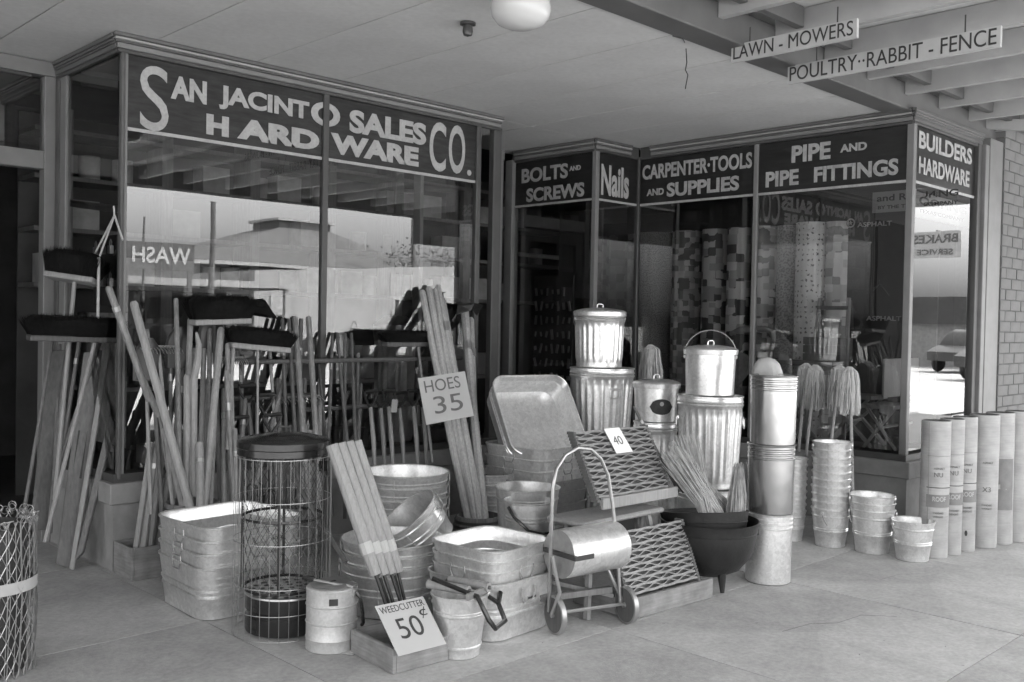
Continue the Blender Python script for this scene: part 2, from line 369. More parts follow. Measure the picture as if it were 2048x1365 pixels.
# left entrance wall and right recess door
def doorset(x0, x1, y, nm):
    sf('door_jamb', MB().bb(x0-0.07, x0, y-0.05, y+0.05, 0, 3.12), FRAMEL, 0, bevel=0.004)
    sf('door_jamb', MB().bb(x1, x1+0.07, y-0.05, y+0.05, 0, 3.12), FRAMEL, 0, bevel=0.004)
    sf('transom_bar', MB().bb(x0, x1, y-0.045, y+0.045, 2.50, 2.62), FRAMEL, 0, bevel=0.004)
    sf('transom_pane', MB().quad((x0, y, 2.62), (x1, y, 2.62), (x1, y, 3.1), (x0, y, 3.1)), GLASS, 0)
    sf('header', MB().bb(x0-0.07, x1+0.07, y-0.06, y+0.05, 3.12, 3.21), FRAMEL, 0)
    if nm == 'l': return                       # this doorway stands open
    st = MB()
    st.bb(x0+0.005, x0+0.11, y-0.02, y+0.02, 0.03, 2.49).bb(x1-0.11, x1-0.005, y-0.02, y+0.02, 0.03, 2.49).bb(x0+0.11, x1-0.11, y-0.02, y+0.02, 2.36, 2.49).bb(x0+0.11, x1-0.11, y-0.02, y+0.02, 0.03, 0.30)
    d = sf('door', st, INTD, 0)
    sf('door_glass', MB().quad((x0+0.11, y, 0.3), (x1-0.11, y, 0.3), (x1-0.11, y, 2.36), (x0+0.11, y, 2.36)), GLASS, 0)
doorset(1.30, 2.27, 6.86, 'l'); doorset(0.22, 1.19, 6.86, 'l'); doorset(5.60, 6.50, 6.93, 'r')
tag(sf('push_bar', MB().tube([(5.75, 6.90, 1.1), (6.35, 6.90, 1.1)], 0.012, 8), LWIRE))
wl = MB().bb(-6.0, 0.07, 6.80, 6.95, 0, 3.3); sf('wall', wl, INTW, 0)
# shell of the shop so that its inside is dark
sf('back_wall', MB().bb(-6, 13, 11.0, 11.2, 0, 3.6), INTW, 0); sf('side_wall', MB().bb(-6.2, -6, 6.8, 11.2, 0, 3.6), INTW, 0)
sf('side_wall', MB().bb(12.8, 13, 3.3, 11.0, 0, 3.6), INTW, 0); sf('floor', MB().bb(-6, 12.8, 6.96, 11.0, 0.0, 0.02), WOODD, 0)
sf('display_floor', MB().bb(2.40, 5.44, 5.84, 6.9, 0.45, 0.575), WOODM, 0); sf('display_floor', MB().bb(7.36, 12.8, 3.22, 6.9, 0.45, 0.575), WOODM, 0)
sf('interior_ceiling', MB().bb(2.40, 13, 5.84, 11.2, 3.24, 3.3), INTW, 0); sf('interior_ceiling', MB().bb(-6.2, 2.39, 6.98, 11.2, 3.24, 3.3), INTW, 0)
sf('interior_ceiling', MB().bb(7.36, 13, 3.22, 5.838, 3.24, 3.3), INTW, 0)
sf('roof', MB().bb(-6.4, 16.2, 6.4, 16.4, 3.66, 3.8), ROOFM, 0); sf('parapet', MB().bb(-6.4, 16.2, 6.15, 6.38, 3.5, 4.5), BRICKM, 0)
# sign bands with their lettering
def band(x0, x1, fn, m=SIGNB2, z0=2.665, z1=3.10, line=True, texts=(), lm=LETT, off=0.0):
    mb = MB(); mb.hexa([fn(x0, z0, 0), fn(x1, z0, 0), fn(x1, z0, -0.012), fn(x0, z0, -0.012), fn(x0, z1, 0), fn(x1, z1, 0), fn(x1, z1, -0.012), fn(x0, z1, -0.012)])
    o = sf('sign_band', mb, m, 0)
    def sub(nm, mb, mm):
        q = P(None, nm, mb, mm, 0); q.parent = o; q.matrix_parent_inverse = Matrix.Identity(4); return q
    if line:
        lb = MB().hexa([fn(x0, z0-0.002, 0.001), fn(x1, z0-0.002, 0.001), fn(x1, z0-0.002, -0.004), fn(x0, z0-0.002, -0.004), fn(x0, z0+0.018, 0.003), fn(x1, z0+0.018, 0.003), fn(x1, z0+0.018, -0.004), fn(x0, z0+0.018, -0.004)])
        sub('sign_border', lb, lm)
    for (s, u0, u1, v0, v1, b) in texts: sub('lettering', textmesh(s, u0, u1, v0, v1, b, 0.003, fn=lambda u, v, d: fn(min(max(u, x0), x1), v, d+0.002)), lm)   # a letter crossing the post is cut there
A_ = onA(YA-0.006)
band(2.402, 3.772, A_, SIGNB, z0=2.65, texts=[('S', 2.475, 2.655, 2.668, 3.062, 0.0), ('AN', 2.668, 2.905, 2.885, 3.03, 0.045), ('JACINT', 2.99, 3.66, 2.875, 3.03, 0.04), ('H', 2.905, 3.06, 2.70, 2.83, 0.06), ('ARD', 3.12, 3.745, 2.705, 2.84, 0.06), ('O', 3.675, 3.915, 2.885, 3.05, 0.045)])
band(3.82, 5.215, A_, SIGNB, z0=2.65, texts=[('O', 3.675, 3.915, 2.885, 3.05, 0.045), ('SALES', 3.995, 4.70, 2.875, 3.04, 0.045), ('WARE', 3.84, 4.63, 2.705, 2.85, 0.055), ('C', 4.735, 4.90, 2.695, 3.075, 0.015), ('O', 4.93, 5.10, 2.70, 3.08, 0.015), ('.', 5.125, 5.17, 2.70, 2.745, 0.06)])
band(2.402, 3.772, onA(YA-0.0062), SIGNB, z0=2.648, z1=2.649, line=False)
D_ = onB(XD-0.006); B_ = onB(XB-0.006); N_ = onA(YN-0.006); C_ = onA(YC-0.006)
band(-6.84, -5.83, D_, texts=[('BOLTS', -6.75, -6.14, 2.895, 3.035, 0.03), ('AND', -6.12, -5.98, 2.955, 3.0, 0.03), ('SCREWS', -6.68, -5.93, 2.705, 2.838, 0.035)], lm=LETT2)
band(6.728, 7.29, N_, texts=[('Nails', 6.765, 7.165, 2.715, 3.0, 0.03)], lm=LETT)
band(-5.77, -4.53, B_, texts=[('CARPENTER\u00b7TOOLS', -5.775+0.03, -4.556, 2.908, 3.045, 0.03), ('AND', -5.69, -5.49, 2.752, 2.815, 0.035), ('SUPPLIES', -5.455, -4.68, 2.725, 2.855, 0.035)], lm=LETT2)
band(-4.49, -3.205, B_, texts=[('PIPE', -4.178, -3.83, 2.91, 3.05, 0.035), ('AND', -3.748, -3.525, 2.948, 3.012, 0.035), ('PIPE', -4.417, -4.11, 2.725, 2.855, 0.035), ('FITTINGS', -3.97, -3.268, 2.727, 2.855, 0.035)], lm=LETT2)
band(7.362, 8.56, C_, texts=[('BUILDERS', 7.418, 8.48, 2.935, 3.07, 0.03), ('HARDWARE', 7.43, 8.44, 2.742, 2.875, 0.03)], lm=LETT2)
# brick pier at the right
PIER = thing('brick_pier', 'painted brick pier at the right end of the shop front', 'brick wall', (9.07, 3.2, 0))
P(PIER, 'mortar_core', MB().bb(0.004, 3.9, -0.09, 0.3, 0, 3.6), MORT, 0)
bm = MB().bb(-0.125, 0.125, -0.05, 0.05, -0.042, 0.042).mesh('brick', BRICKM, 0)
bh = MB().bb(-0.0575, 0.0575, -0.05, 0.05, -0.042, 0.042).mesh('brick', BRICKM, 0)
for r in range(35):
    for c in range(8):
        half = (r % 2 == 1 and c == 0)
        x = (0.0575 if half else (0.125+0.262*c if r % 2 == 0 else 0.245+0.262*(c-1)+0.0075))
        o = link('brick', bh if half else bm, PIER); o.location = (x+0.002, -0.05+random.uniform(-0.002, 0.002), 0.05+r*0.0955); o.rotation_euler = (0, 0, random.uniform(-0.004, 0.004))

# ---------------------------------------------------------------- canopy
CAN = thing('canopy', 'sidewalk canopy with boarded ceiling, long beam and open painted joists', 'canopy', (0, 0, 0))
pm = {}
for i in range(-9, 19):
    x = 1.9+0.667*i
    for (y0, y1) in ((3.38, 5.86 if x > 2.0 else 6.95), (5.863, 6.99)):
        if x < 2.0 and y0 > 5: continue
        if x+0.667 > 7.35 and y0 > 5: continue
        if x > 9.2: y1 = 3.38+ (y1-3.38)*0.0+0.9
        k = (round(y1-y0, 2))
        if k not in pm: pm[k] = MB().bb(-0.329, 0.329, -k/2, k/2, 0, 0.018).mesh('ceiling_board', CEIL, 0)
        o = link('ceiling_board', pm[k], CAN); o.location = (x+0.3335, (y0+y1)/2, 3.218+random.uniform(0, 0.002))
P(CAN, 'ceiling_backing', MB().bb(-4.2, 12.2, 3.42, 6.99, 3.243, 3.26), WOODD, 0)
P(CAN, 'beam', MB().bb(-6, 14, 3.18, 3.376, 3.205, 3.40), BEAM, 0, bevel=0.006)
P(CAN, 'roof_deck', MB().bb(-6, 14, -0.95, 6.14, 3.47, 3.50), CEIL, 0)
jm = MB().bb(-0.025, 0.025, -2.04, 2.04, -0.08, 0.08).mesh('joist', JOIST, 0); bk = MB().bb(-0.27, 0.27, -0.025, 0.025, -0.06, 0.06).mesh('blocking', BEAM, 0)
for i in range(-9, 15):
    x = 0.35+0.62*i
    o = link('joist', jm, CAN); o.location = (x+5, 1.136, 3.385)
    o = link('blocking', bk, CAN); o.location = (x+5.31, 3.0, 3.405)
P(CAN, 'fascia', MB().bb(-6, 9.95, -0.99, -0.955, 3.21, 3.52), FRAMEL, 0); P(CAN, 'fascia', MB().bb(9.953, 14, -1.02, -0.955, 2.78, 3.52), FRAMEL, 0)
P(CAN, 'brace', MB().box((8.95, 2.4, 3.22), (0.07, 1.9, 0.09), (0.16, 0, 0.1)), JOIST, 0)
post_t = MB().bb(-0.07, 0.07, -0.07, 0.07, 0, 3.3)
cp = P(None, 'canopy_post', post_t, FRAME, 0); cp.location = (11.3, -0.9, 0); tag(cp, 'dark square canopy post seen mirrored in the left window', 'post')
# globe lamp, socket, hanging wire
g = thing('globe_lamp', 'white opal globe lamp on the canopy ceiling', 'lamp', (3.36, 3.42, 3.2))
P(g, 'globe', MB().lathe([(0.06, -0.01), (0.11, -0.03), (0.142, -0.07), (0.15, -0.11), (0.142, -0.15), (0.115, -0.185), (0.07, -0.205), (0.02, -0.212), (0.0, -0.213)], 32), OPAL)
P(g, 'fitter', MB().lathe([(0.075, 0.0), (0.075, -0.03), (0.05, -0.04)], 24, cap0=True), PORC)
g = thing('lamp_socket', 'small dark porcelain lamp socket on the ceiling', 'lamp socket', (3.613, 4.098, 3.215))
P(g, 'base', MB().lathe([(0.045, 0.0), (0.045, -0.012), (0.03, -0.016)], 20, cap0=True), PORC)
P(g, 'socket', MB().lathe([(0.026, -0.014), (0.030, -0.05), (0.024, -0.07), (0.0, -0.078)], 16), PORC)
wp = [(4.56, 3.388, 3.21), (4.592, 3.337, 3.19), (4.848, 3.5, 3.241), (4.862, 3.5, 3.138), (4.849, 3.5, 3.09), (4.875, 3.5, 3.065), (4.853, 3.5, 2.976)]
tag(P(None, 'hanging_wire', MB().tube(wp, 0.0035, 5), DWIRE), 'thin loose wire dangling from the canopy beam', 'wire')
# hanging signs
def hsign(x, y0, y1, z0, z1, text, label, nseg):
    t = thing('hanging_sign', label, 'sign', (x, (y0+y1)/2, z0))
    L = abs(y1-y0); H = z1-z0
    P(t, 'board', MB().bb(-0.012, 0.012, -L/2, L/2, 0, H), mat('sign_board_white', 0.4, 0.6, 0, n=(5, 0.1)), 0)
    P(t, 'lettering', textmesh(text, -L/2+0.015, L/2-0.02, 0.016, H-0.008, 0.0, 0.002, fn=lambda u, v, d: (-0.0125-d, -u, v)), INK, 0)
    for yy in (-L*0.35, L*0.35): P(t, 'hanger', MB().tube([(0, yy, H), (0, yy, 3.31-z0)], 0.004, 5), DWIRE, 0)
hsign(5.0, 3.268, 2.48, 3.118, 3.222, 'LAWN - MOWERS', 'white hanging sign reading lawn-mowers', 1)
hsign(5.6, 3.236, 1.95, 3.095, 3.21, 'POULTRY\u00b7\u00b7RABBIT - FENCE', 'long white hanging sign reading poultry rabbit fence', 1)

# ---------------------------------------------------------------- inside the shop
SH = thing('shop_shelving', 'tall timber shelving behind the left window sign', 'shelves', (2.65, 8.2, 0))
for i in range(7): P(SH, 'upright', MB().bb(-0.05, 0.05, -0.02, 0.3, 0, 3.2), WOODM, 0, loc=(0.25+0.85*i, 0, 0))
for z in (1.75, 2.2, 2.62, 3.0): P(SH, 'shelf', MB().bb(0, 6.2, -0.03, 0.35, z, z+0.035), WOODM, 0)
P(SH, 'back_board', MB().bb(0, 6.2, 0.36, 0.38, 0, 3.2), INTW, 0)
tinm = MB().lathe([(0.085, 0), (0.085, 0.2), (0.0, 0.2)], 14).mesh('tin', CARDB)
bxm = MB().bb(-0.13, 0.13, -0.1, 0.1, 0, 0.24).mesh('carton', CARDB, 0)
cnt_ = {}
NTH = ['first', 'second', 'third', 'fourth', 'fifth', 'sixth', 'seventh', 'eighth', 'ninth', 'tenth', 'eleventh', 'twelfth', 'thirteenth', 'fourteenth', 'fifteenth', 'sixteenth', 'seventeenth', 'eighteenth', 'nineteenth', 'twentieth']
for z in (1.785, 2.235, 2.655):
    x = 2.85
    while x < 8.6:
        if random.random() < 0.55:
            nm = 'paint_tin' if random.random() < 0.55 else 'carton'
            o = link(nm, tinm if nm == 'paint_tin' else bxm); o.location = (x, 8.32, z)
            k_ = (nm, z); cnt_[k_] = cnt_.get(k_, 0)+1; lv = {1.785: 'lower', 2.235: 'middle', 2.655: 'upper'}[z]
            tag(o, NTH[cnt_[k_]-1]+' grey '+nm.replace('_', ' ')+' from the left on the '+lv+' shop shelf', 'tin' if nm == 'paint_tin' else 'box', 'goods on the shelving inside the shop')
        x += random.choice((0.2, 0.28, 0.42))
# counter and stock behind the left window
CT = thing('display_counter', 'low display counter inside the left bay', 'counter', (2.6, 6.75, 0.575))
P(CT, 'top', MB().bb(0, 2.7, 0, 0.45, 0.42, 0.45), WOOD, 0); P(CT, 'front', MB().bb(0.02, 2.68, 0.02, 0.04, 0, 0.42), INTD, 0)
tg = [(2.75, 0.2, 0.26, CARD), (3.1, 0.3, 0.2, CARDB), (3.5, 0.16, 0.3, CARD), (3.8, 0.34, 0.24, CARDB), (4.3, 0.24, 0.34, CARDB), (4.65, 0.3, 0.2, CARD), (5.0, 0.2, 0.28, CARDB)]
lbl = ['pale carton at the left end of the window counter', 'wide low grey box second on the window counter', 'narrow tall pale carton on the window counter', 'wide grey box in the middle of the window counter', 'tall grey box right of centre on the window counter', 'wide low pale box on the window counter', 'grey box at the right end of the window counter']
for (x, w_, h_, mm), lb in zip(tg, lbl): tag(P(None, 'carton', MB().bb(x-w_/2, x+w_/2, 6.85, 7.05, 1.026, 1.026+h_), mm, 0), lb, 'box')
# fluted dark can in the left window
def fl(n, a=0.03): return lambda t, z: 1+a*max(-0.6, math.cos(t*n))
fc = (4.71, 6.15, 0.175)
t = thing('ribbed_can', 'dull ribbed can with lid standing inside the left window', 'trash can', (fc[0], fc[1], 0.576))
P(t, 'body', MB().lathe([(fc[2]*0.8, 0), (fc[2]*0.84, 0.05), (fc[2]*0.92, 0.85)], 72, rf=fl(20)), GALVM); P(t, 'lid', MB().lathe([(fc[2]*0.95, 0.8), (fc[2], 0.86), (fc[2]*1.0, 0.92), (fc[2]*0.5, 0.99), (0, 1.0)], 36), GALVD)
# posters standing behind the side glass and padlock card
t = thing('wall_poster', 'tall pale printed poster behind the side pane of the left bay', 'poster', (2.5, 6.45, 0.7))
P(t, 'sheet', MB().bb(0, 0.012, -0.42, 0.38, 0.0, 0.85), mat('poster_paper', 0.3, 0.8, 0, n=(4, 0.5), n2=(18, 0.3)), 0)
t = thing('padlock_card', 'display card of hanging padlocks behind the side pane', 'padlocks', (2.5, 6.35, 1.6))
P(t, 'card', MB().bb(0, 0.01, -0.2, 0.2, 0, 0.45), INTW, 0)
for i, (y, z) in enumerate([(-0.12, 0.33), (0.0, 0.33), (0.12, 0.33), (-0.12, 0.12), (0.0, 0.12), (0.12, 0.12)]):
    b = P(t, 'padlock', MB().bb(-0.03, -0.005, y-0.02, y+0.02, z, z+0.05), LWIRE, 0); 
    P(b, 'shackle', MB().tube([(-0.018, y-0.013, z+0.05), (-0.018, y-0.013, z+0.075), (-0.018, y, z+0.09), (-0.018, y+0.013, z+0.075), (-0.018, y+0.013, z+0.05)], 0.004, 5), LWIRE)
# linoleum rolls in the right window
pats = [('plain', 0.16, 0.33, 5, 'pale roll of speckled floral linoleum, leftmost in the right window'), ('block', 0.07, 0.3, 9, 'linoleum roll with dark scattered squares, second from the left in the window'),
        ('block', 0.05, 0.3, 7, 'linoleum roll with large dark blocks, third from the left in the window'), ('block', 0.04, 0.42, 6, 'linoleum roll of bold light and dark tiles, fourth from the left in the window'),
        ('block', 0.1, 0.46, 8, 'linoleum roll of light line pattern beside the window post'), ('plain', 0.14, 0.24, 3, 'plain grey linoleum roll between two patterned rolls'),
        ('flower', 0.04, 0.42, 11, 'tall pale linoleum roll with dark flower motifs'), ('block', 0.15, 0.42, 7, 'rightmost linoleum roll with grey blocks beside the dark panel')]
pxs = [(1275, 1343), (1348, 1402), (1408, 1455), (1458, 1500), (1512, 1552), (1557, 1592), (1596, 1650), (1655, 1697)]
cc = [(7.95, 6.073, 0.174), (7.95, 5.665, 0.134), (7.95, 5.334, 0.114), (7.95, 5.069, 0.1), (7.95, 4.785, 0.093), (8.0, 4.595, 0.08), (7.9, 4.298, 0.12), (7.95, 4.073, 0.092)]
for (kd, a, b, s_, lb), c in zip(pats, cc):
    m = patternmat('linoleum', min(0.75, a*2.1), min(0.75, b*2.1), kd, s_/3.0)
    r = c[2]*1.13; H0, H1 = 0.576, 2.465
    n = 20; vs = []; fs = []
    for i in range(n+1):
        t_ = 2*PI*i/n
        for z in (H0, H1): vs.append((r*math.cos(t_), r*math.sin(t_), z-H0))
    for i in range(n): fs.append((2*i, 2*i+2, 2*i+3, 2*i+1))
    me = bpy.data.meshes.new('linoleum_roll'); me.from_pydata(vs, [], fs); uv = me.uv_layers.new(name='uv')
    for p_ in me.polygons:
        for li in p_.loop_indices:
            vi = me.loops[li].vertex_index; uv.data[li].uv = ((vi//2)/n*2*PI*r*6, vs[vi][2]*6)
    me.shade_smooth(); me.materials.append(m)
    t = thing('linoleum_roll', lb, 'linoleum roll', (c[0], c[1], H0), group='linoleum rolls in the right window')
    P(t, 'sheet', me, m); P(t, 'core', MB().lathe([(r*0.35, H1-H0-0.002), (r*0.99, H1-H0-0.002)], 16), CARDB)
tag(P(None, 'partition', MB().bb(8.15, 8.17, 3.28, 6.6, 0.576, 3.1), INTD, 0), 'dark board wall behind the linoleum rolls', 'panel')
pn = thing('roofing_banner', 'roofing advertisement banner on a dark board in the right window corner', 'banner', (7.83, 3.9, 0.576))
P(pn, 'board', MB().bb(0, 0.02, -0.52, 0.02, 0, 2.5), mat('banner_black', 0.03, 0.6, 0, n=(4, 0.2)), 0)
bn = P(pn, 'header', MB().bb(-0.03, -0.01, -0.56, -0.20, 1.93, 2.1), CARD, 0)
P(bn, 'lettering', textmesh('and ROOFING', 0.24, 0.9, 2.02, 2.075, 0.02, 0.002, fn=lambda u, v, d: (-0.031-d, -u, v)), INK, 0)
P(bn, 'lettering', textmesh('BY THE TEXAS COMPANY', 0.25, 0.9, 1.955, 1.985, 0.02, 0.002, fn=lambda u, v, d: (-0.031-d, -u, v)), INK, 0)
bn2 = P(pn, 'header_return', MB().bb(-0.2, 1.0, -0.63, -0.61, 1.86, 2.06), CARD, 0)
P(bn2, 'lettering', textmesh('OOFING', -0.12, 0.85, 1.965, 2.03, 0.02, 0.002, fn=lambda u, v, d: (u, -0.631-d, v)), INK, 0)
P(bn2, 'lettering', textmesh('TEXAS COMPANY', -0.12, 0.8, 1.90, 1.93, 0.02, 0.002, fn=lambda u, v, d: (u, -0.631-d, v)), INK, 0)
P(pn, 'lettering', textmesh('ASPHALT', 0.06, 0.36, 1.82, 1.86, 0.02, 0.002, fn=lambda u, v, d: (-0.001-d, -u, v)), LETT2, 0)
P(pn, 'lettering', textmesh('ASPHALT', 0.16, 0.46, 1.03, 1.07, 0.02, 0.002, fn=lambda u, v, d: (-0.001-d, -u, v)), LETT2, 0)
P(pn, 'emblem', MB().lathe([(0.028, 0), (0.04, 0), (0.04, -0.003), (0.028, -0.003)], 20, axis='X', c=(-0.001, -0.0, 1.86)), LETT2, 0)
star = MB(); pts = [( -0.004, 0.024*(1 if i % 2 == 0 else 0.42)*math.sin(PI*i/5), 1.86+0.024*(1 if i % 2 == 0 else 0.42)*math.cos(PI*i/5)) for i in range(10)]
P(pn, 'star', star.add(pts, [tuple(range(10))]), LETT2, 0)
# trestle stools / folding stands inside the right window
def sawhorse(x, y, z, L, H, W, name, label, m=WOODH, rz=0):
    t = thing(name, label, 'stool', (x, y, z), (0, 0, rz))
    P(t, 'seat', MB().bb(-L/2, L/2, -W/2, W/2, H-0.03, H), m, 0)
    for e in (-1, 1):
        xx = e*L*0.42
        P(t, 'leg', MB().tube([(xx, -W*0.5, 0.01), (xx, W*0.42, H-0.03)], 0.016, 4), m, 0); P(t, 'leg', MB().tube([(xx, W*0.5, 0.01), (xx, -W*0.42, H-0.03)], 0.016, 4), m, 0)
    P(t, 'stretcher', MB().tube([(-L*0.42, 0, H*0.48), (L*0.42, 0, H*0.48)], 0.012, 6), m)
    return t
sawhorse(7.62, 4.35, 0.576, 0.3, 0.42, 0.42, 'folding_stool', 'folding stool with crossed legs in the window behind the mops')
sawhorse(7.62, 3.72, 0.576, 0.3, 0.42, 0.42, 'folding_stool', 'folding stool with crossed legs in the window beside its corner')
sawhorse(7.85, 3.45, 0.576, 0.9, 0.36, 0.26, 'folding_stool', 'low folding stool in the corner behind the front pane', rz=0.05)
t = thing('step_ladder', 'wooden step stool standing in the window behind the mops', 'step ladder', (7.72, 4.0, 0.576))
for s_ in (-1, 1):
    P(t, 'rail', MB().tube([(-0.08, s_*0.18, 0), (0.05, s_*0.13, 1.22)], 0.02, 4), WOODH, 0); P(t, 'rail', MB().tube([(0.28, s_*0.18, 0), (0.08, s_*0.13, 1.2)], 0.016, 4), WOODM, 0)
for z in (0.28, 0.56, 0.84, 1.12): P(t, 'step', MB().bb(-0.1+z*0.1, 0.05+z*0.1, -0.17+z*0.03, 0.17-z*0.03, z, z+0.03), WOODM, 0)
t = thing('slatted_crate', 'slatted wooden crate on the window floor behind the mops', 'crate', (7.72, 4.02, 1.16+0.576-0.5))
for i in range(3): P(t, 'slat', MB().bb(-0.12, -0.105, -0.17, 0.17, 0.02+0.07*i, 0.08+0.07*i), WOODM, 0)
P(t, 'box', MB().bb(-0.1, 0.12, -0.165, 0.165, 0.02, 0.22), BOX, 0)
P(t, 'price_card', MB().box((-0.135, -0.03, 0.17), (0.004, 0.05, 0.08), (0.3, 0, 0)), CARD, 0)
tag(P(None, 'street_glare_sheet', MB().bb(7.50, 8.50, 3.42, 3.435, 0.99, 1.30), CARD, 0), 'white sheet standing in for the bright street mirrored low in the front pane', 'reflection sheet')  # white sheet added to paint in the pane's reflection of the bright street
tag(P(None, 'price_card', MB().box((7.45, 3.385, 0.891), (0.004, 0.09, 0.05), (0.25, 0, 0)), CARD, 0), 'small tilted price card on the folding stool in the window', 'price card')
tag(P(None, 'price_card', MB().box((7.55, 4.341, 1.275), (0.004, 0.10, 0.05)), CARD, 0), 'small price card on the shelf above the tall cans', 'price card')
tag(P(None, 'window_shelf', MB().bb(7.56, 7.9, 3.9, 5.3, 1.251-0.04, 1.251), WOODM, 0), 'low shelf inside the right window under the linoleum rolls', 'shelf')
# fan rake and folded cloth in the window
t = thing('fan_rake', 'fan shaped broom rake leaning inside the right window', 'rake', (7.5, 4.869, 0.869))
fan = MB()
for i in range(24):
    a = -0.35+0.7*i/23; fan.tube([(0, 0, 0), (0.0, -math.sin(a+0.35)*0.42, math.cos(a+0.35)*0.42), (0.02, -math.sin(a+0.35)*0.46, math.cos(a+0.35)*0.46-0.01)], 0.006, 4)
P(t, 'tines', fan, STRAW, kind='stuff'); P(t, 'handle', MB().tube([(0, 0.0, 0.02), (0.0, 0.1, -0.22)], 0.012, 6), WOOD)
cl = MB().tube([(7.6, 4.914, 1.466), (7.58, 4.807, 1.505), (7.58, 4.552, 1.519), (7.58, 4.472, 1.494), (7.58, 4.46, 1.402)], [0.02, 0.028, 0.026, 0.035, 0.015], 10)
tag(P(None, 'cotton_duster', cl, ROPE), 'white cotton duster head lying on top of the fan rake', 'duster')
# hanging strips in the narrow bolts window
t = thing('tool_board', 'dark board hung with small shiny hardware inside the narrow window', 'tool board', (6.95, 6.9, 0.9))
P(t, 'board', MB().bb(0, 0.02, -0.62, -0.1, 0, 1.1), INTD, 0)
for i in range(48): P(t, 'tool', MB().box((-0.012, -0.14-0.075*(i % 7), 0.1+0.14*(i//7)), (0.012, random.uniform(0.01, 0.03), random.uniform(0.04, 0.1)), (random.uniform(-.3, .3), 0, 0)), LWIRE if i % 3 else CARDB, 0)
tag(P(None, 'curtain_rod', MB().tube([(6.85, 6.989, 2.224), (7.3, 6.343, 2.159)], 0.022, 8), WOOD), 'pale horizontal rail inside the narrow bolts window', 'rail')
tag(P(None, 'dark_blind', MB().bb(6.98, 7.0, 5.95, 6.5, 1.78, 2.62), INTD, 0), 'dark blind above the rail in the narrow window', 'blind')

# ---------------------------------------------------------------- makers for the goods
def ringh(mb, c, R, r, axis, n=10, a0=0, a1=2*PI):
    x, y, z = arb(axis); c = Vector(c); full = abs(a1-a0-2*PI) < 1e-6
    pts = [c+(x*math.cos(a0+(a1-a0)*i/n)+y*math.sin(a0+(a1-a0)*i/n))*R for i in range(n if full else n+1)]
    return mb.tube(pts, r, 5, closed=full)
def canbody(r0, r1, h, beads=(), t=0.004, bottom=0.02):
    pr = [(r0*0.96, 0), (r0, 0.004), (r0*1.004, bottom)]
    zz = []
    for b in beads: zz += [(b-0.008, 0), (b-0.003, 1), (b+0.003, 1), (b+0.008, 0)]
    for z, k in zz: pr.append((r0+(r1-r0)*z/h+k*0.004, z))
    pr += [(r1, h-0.014), (r1+0.006, h-0.010), (r1+0.007, h-0.003), (r1+0.002, h), (r1-0.004, h-0.004), (r1-0.005, h-0.02), (r0-0.004, 0.012), (0, 0.012)]
    return pr
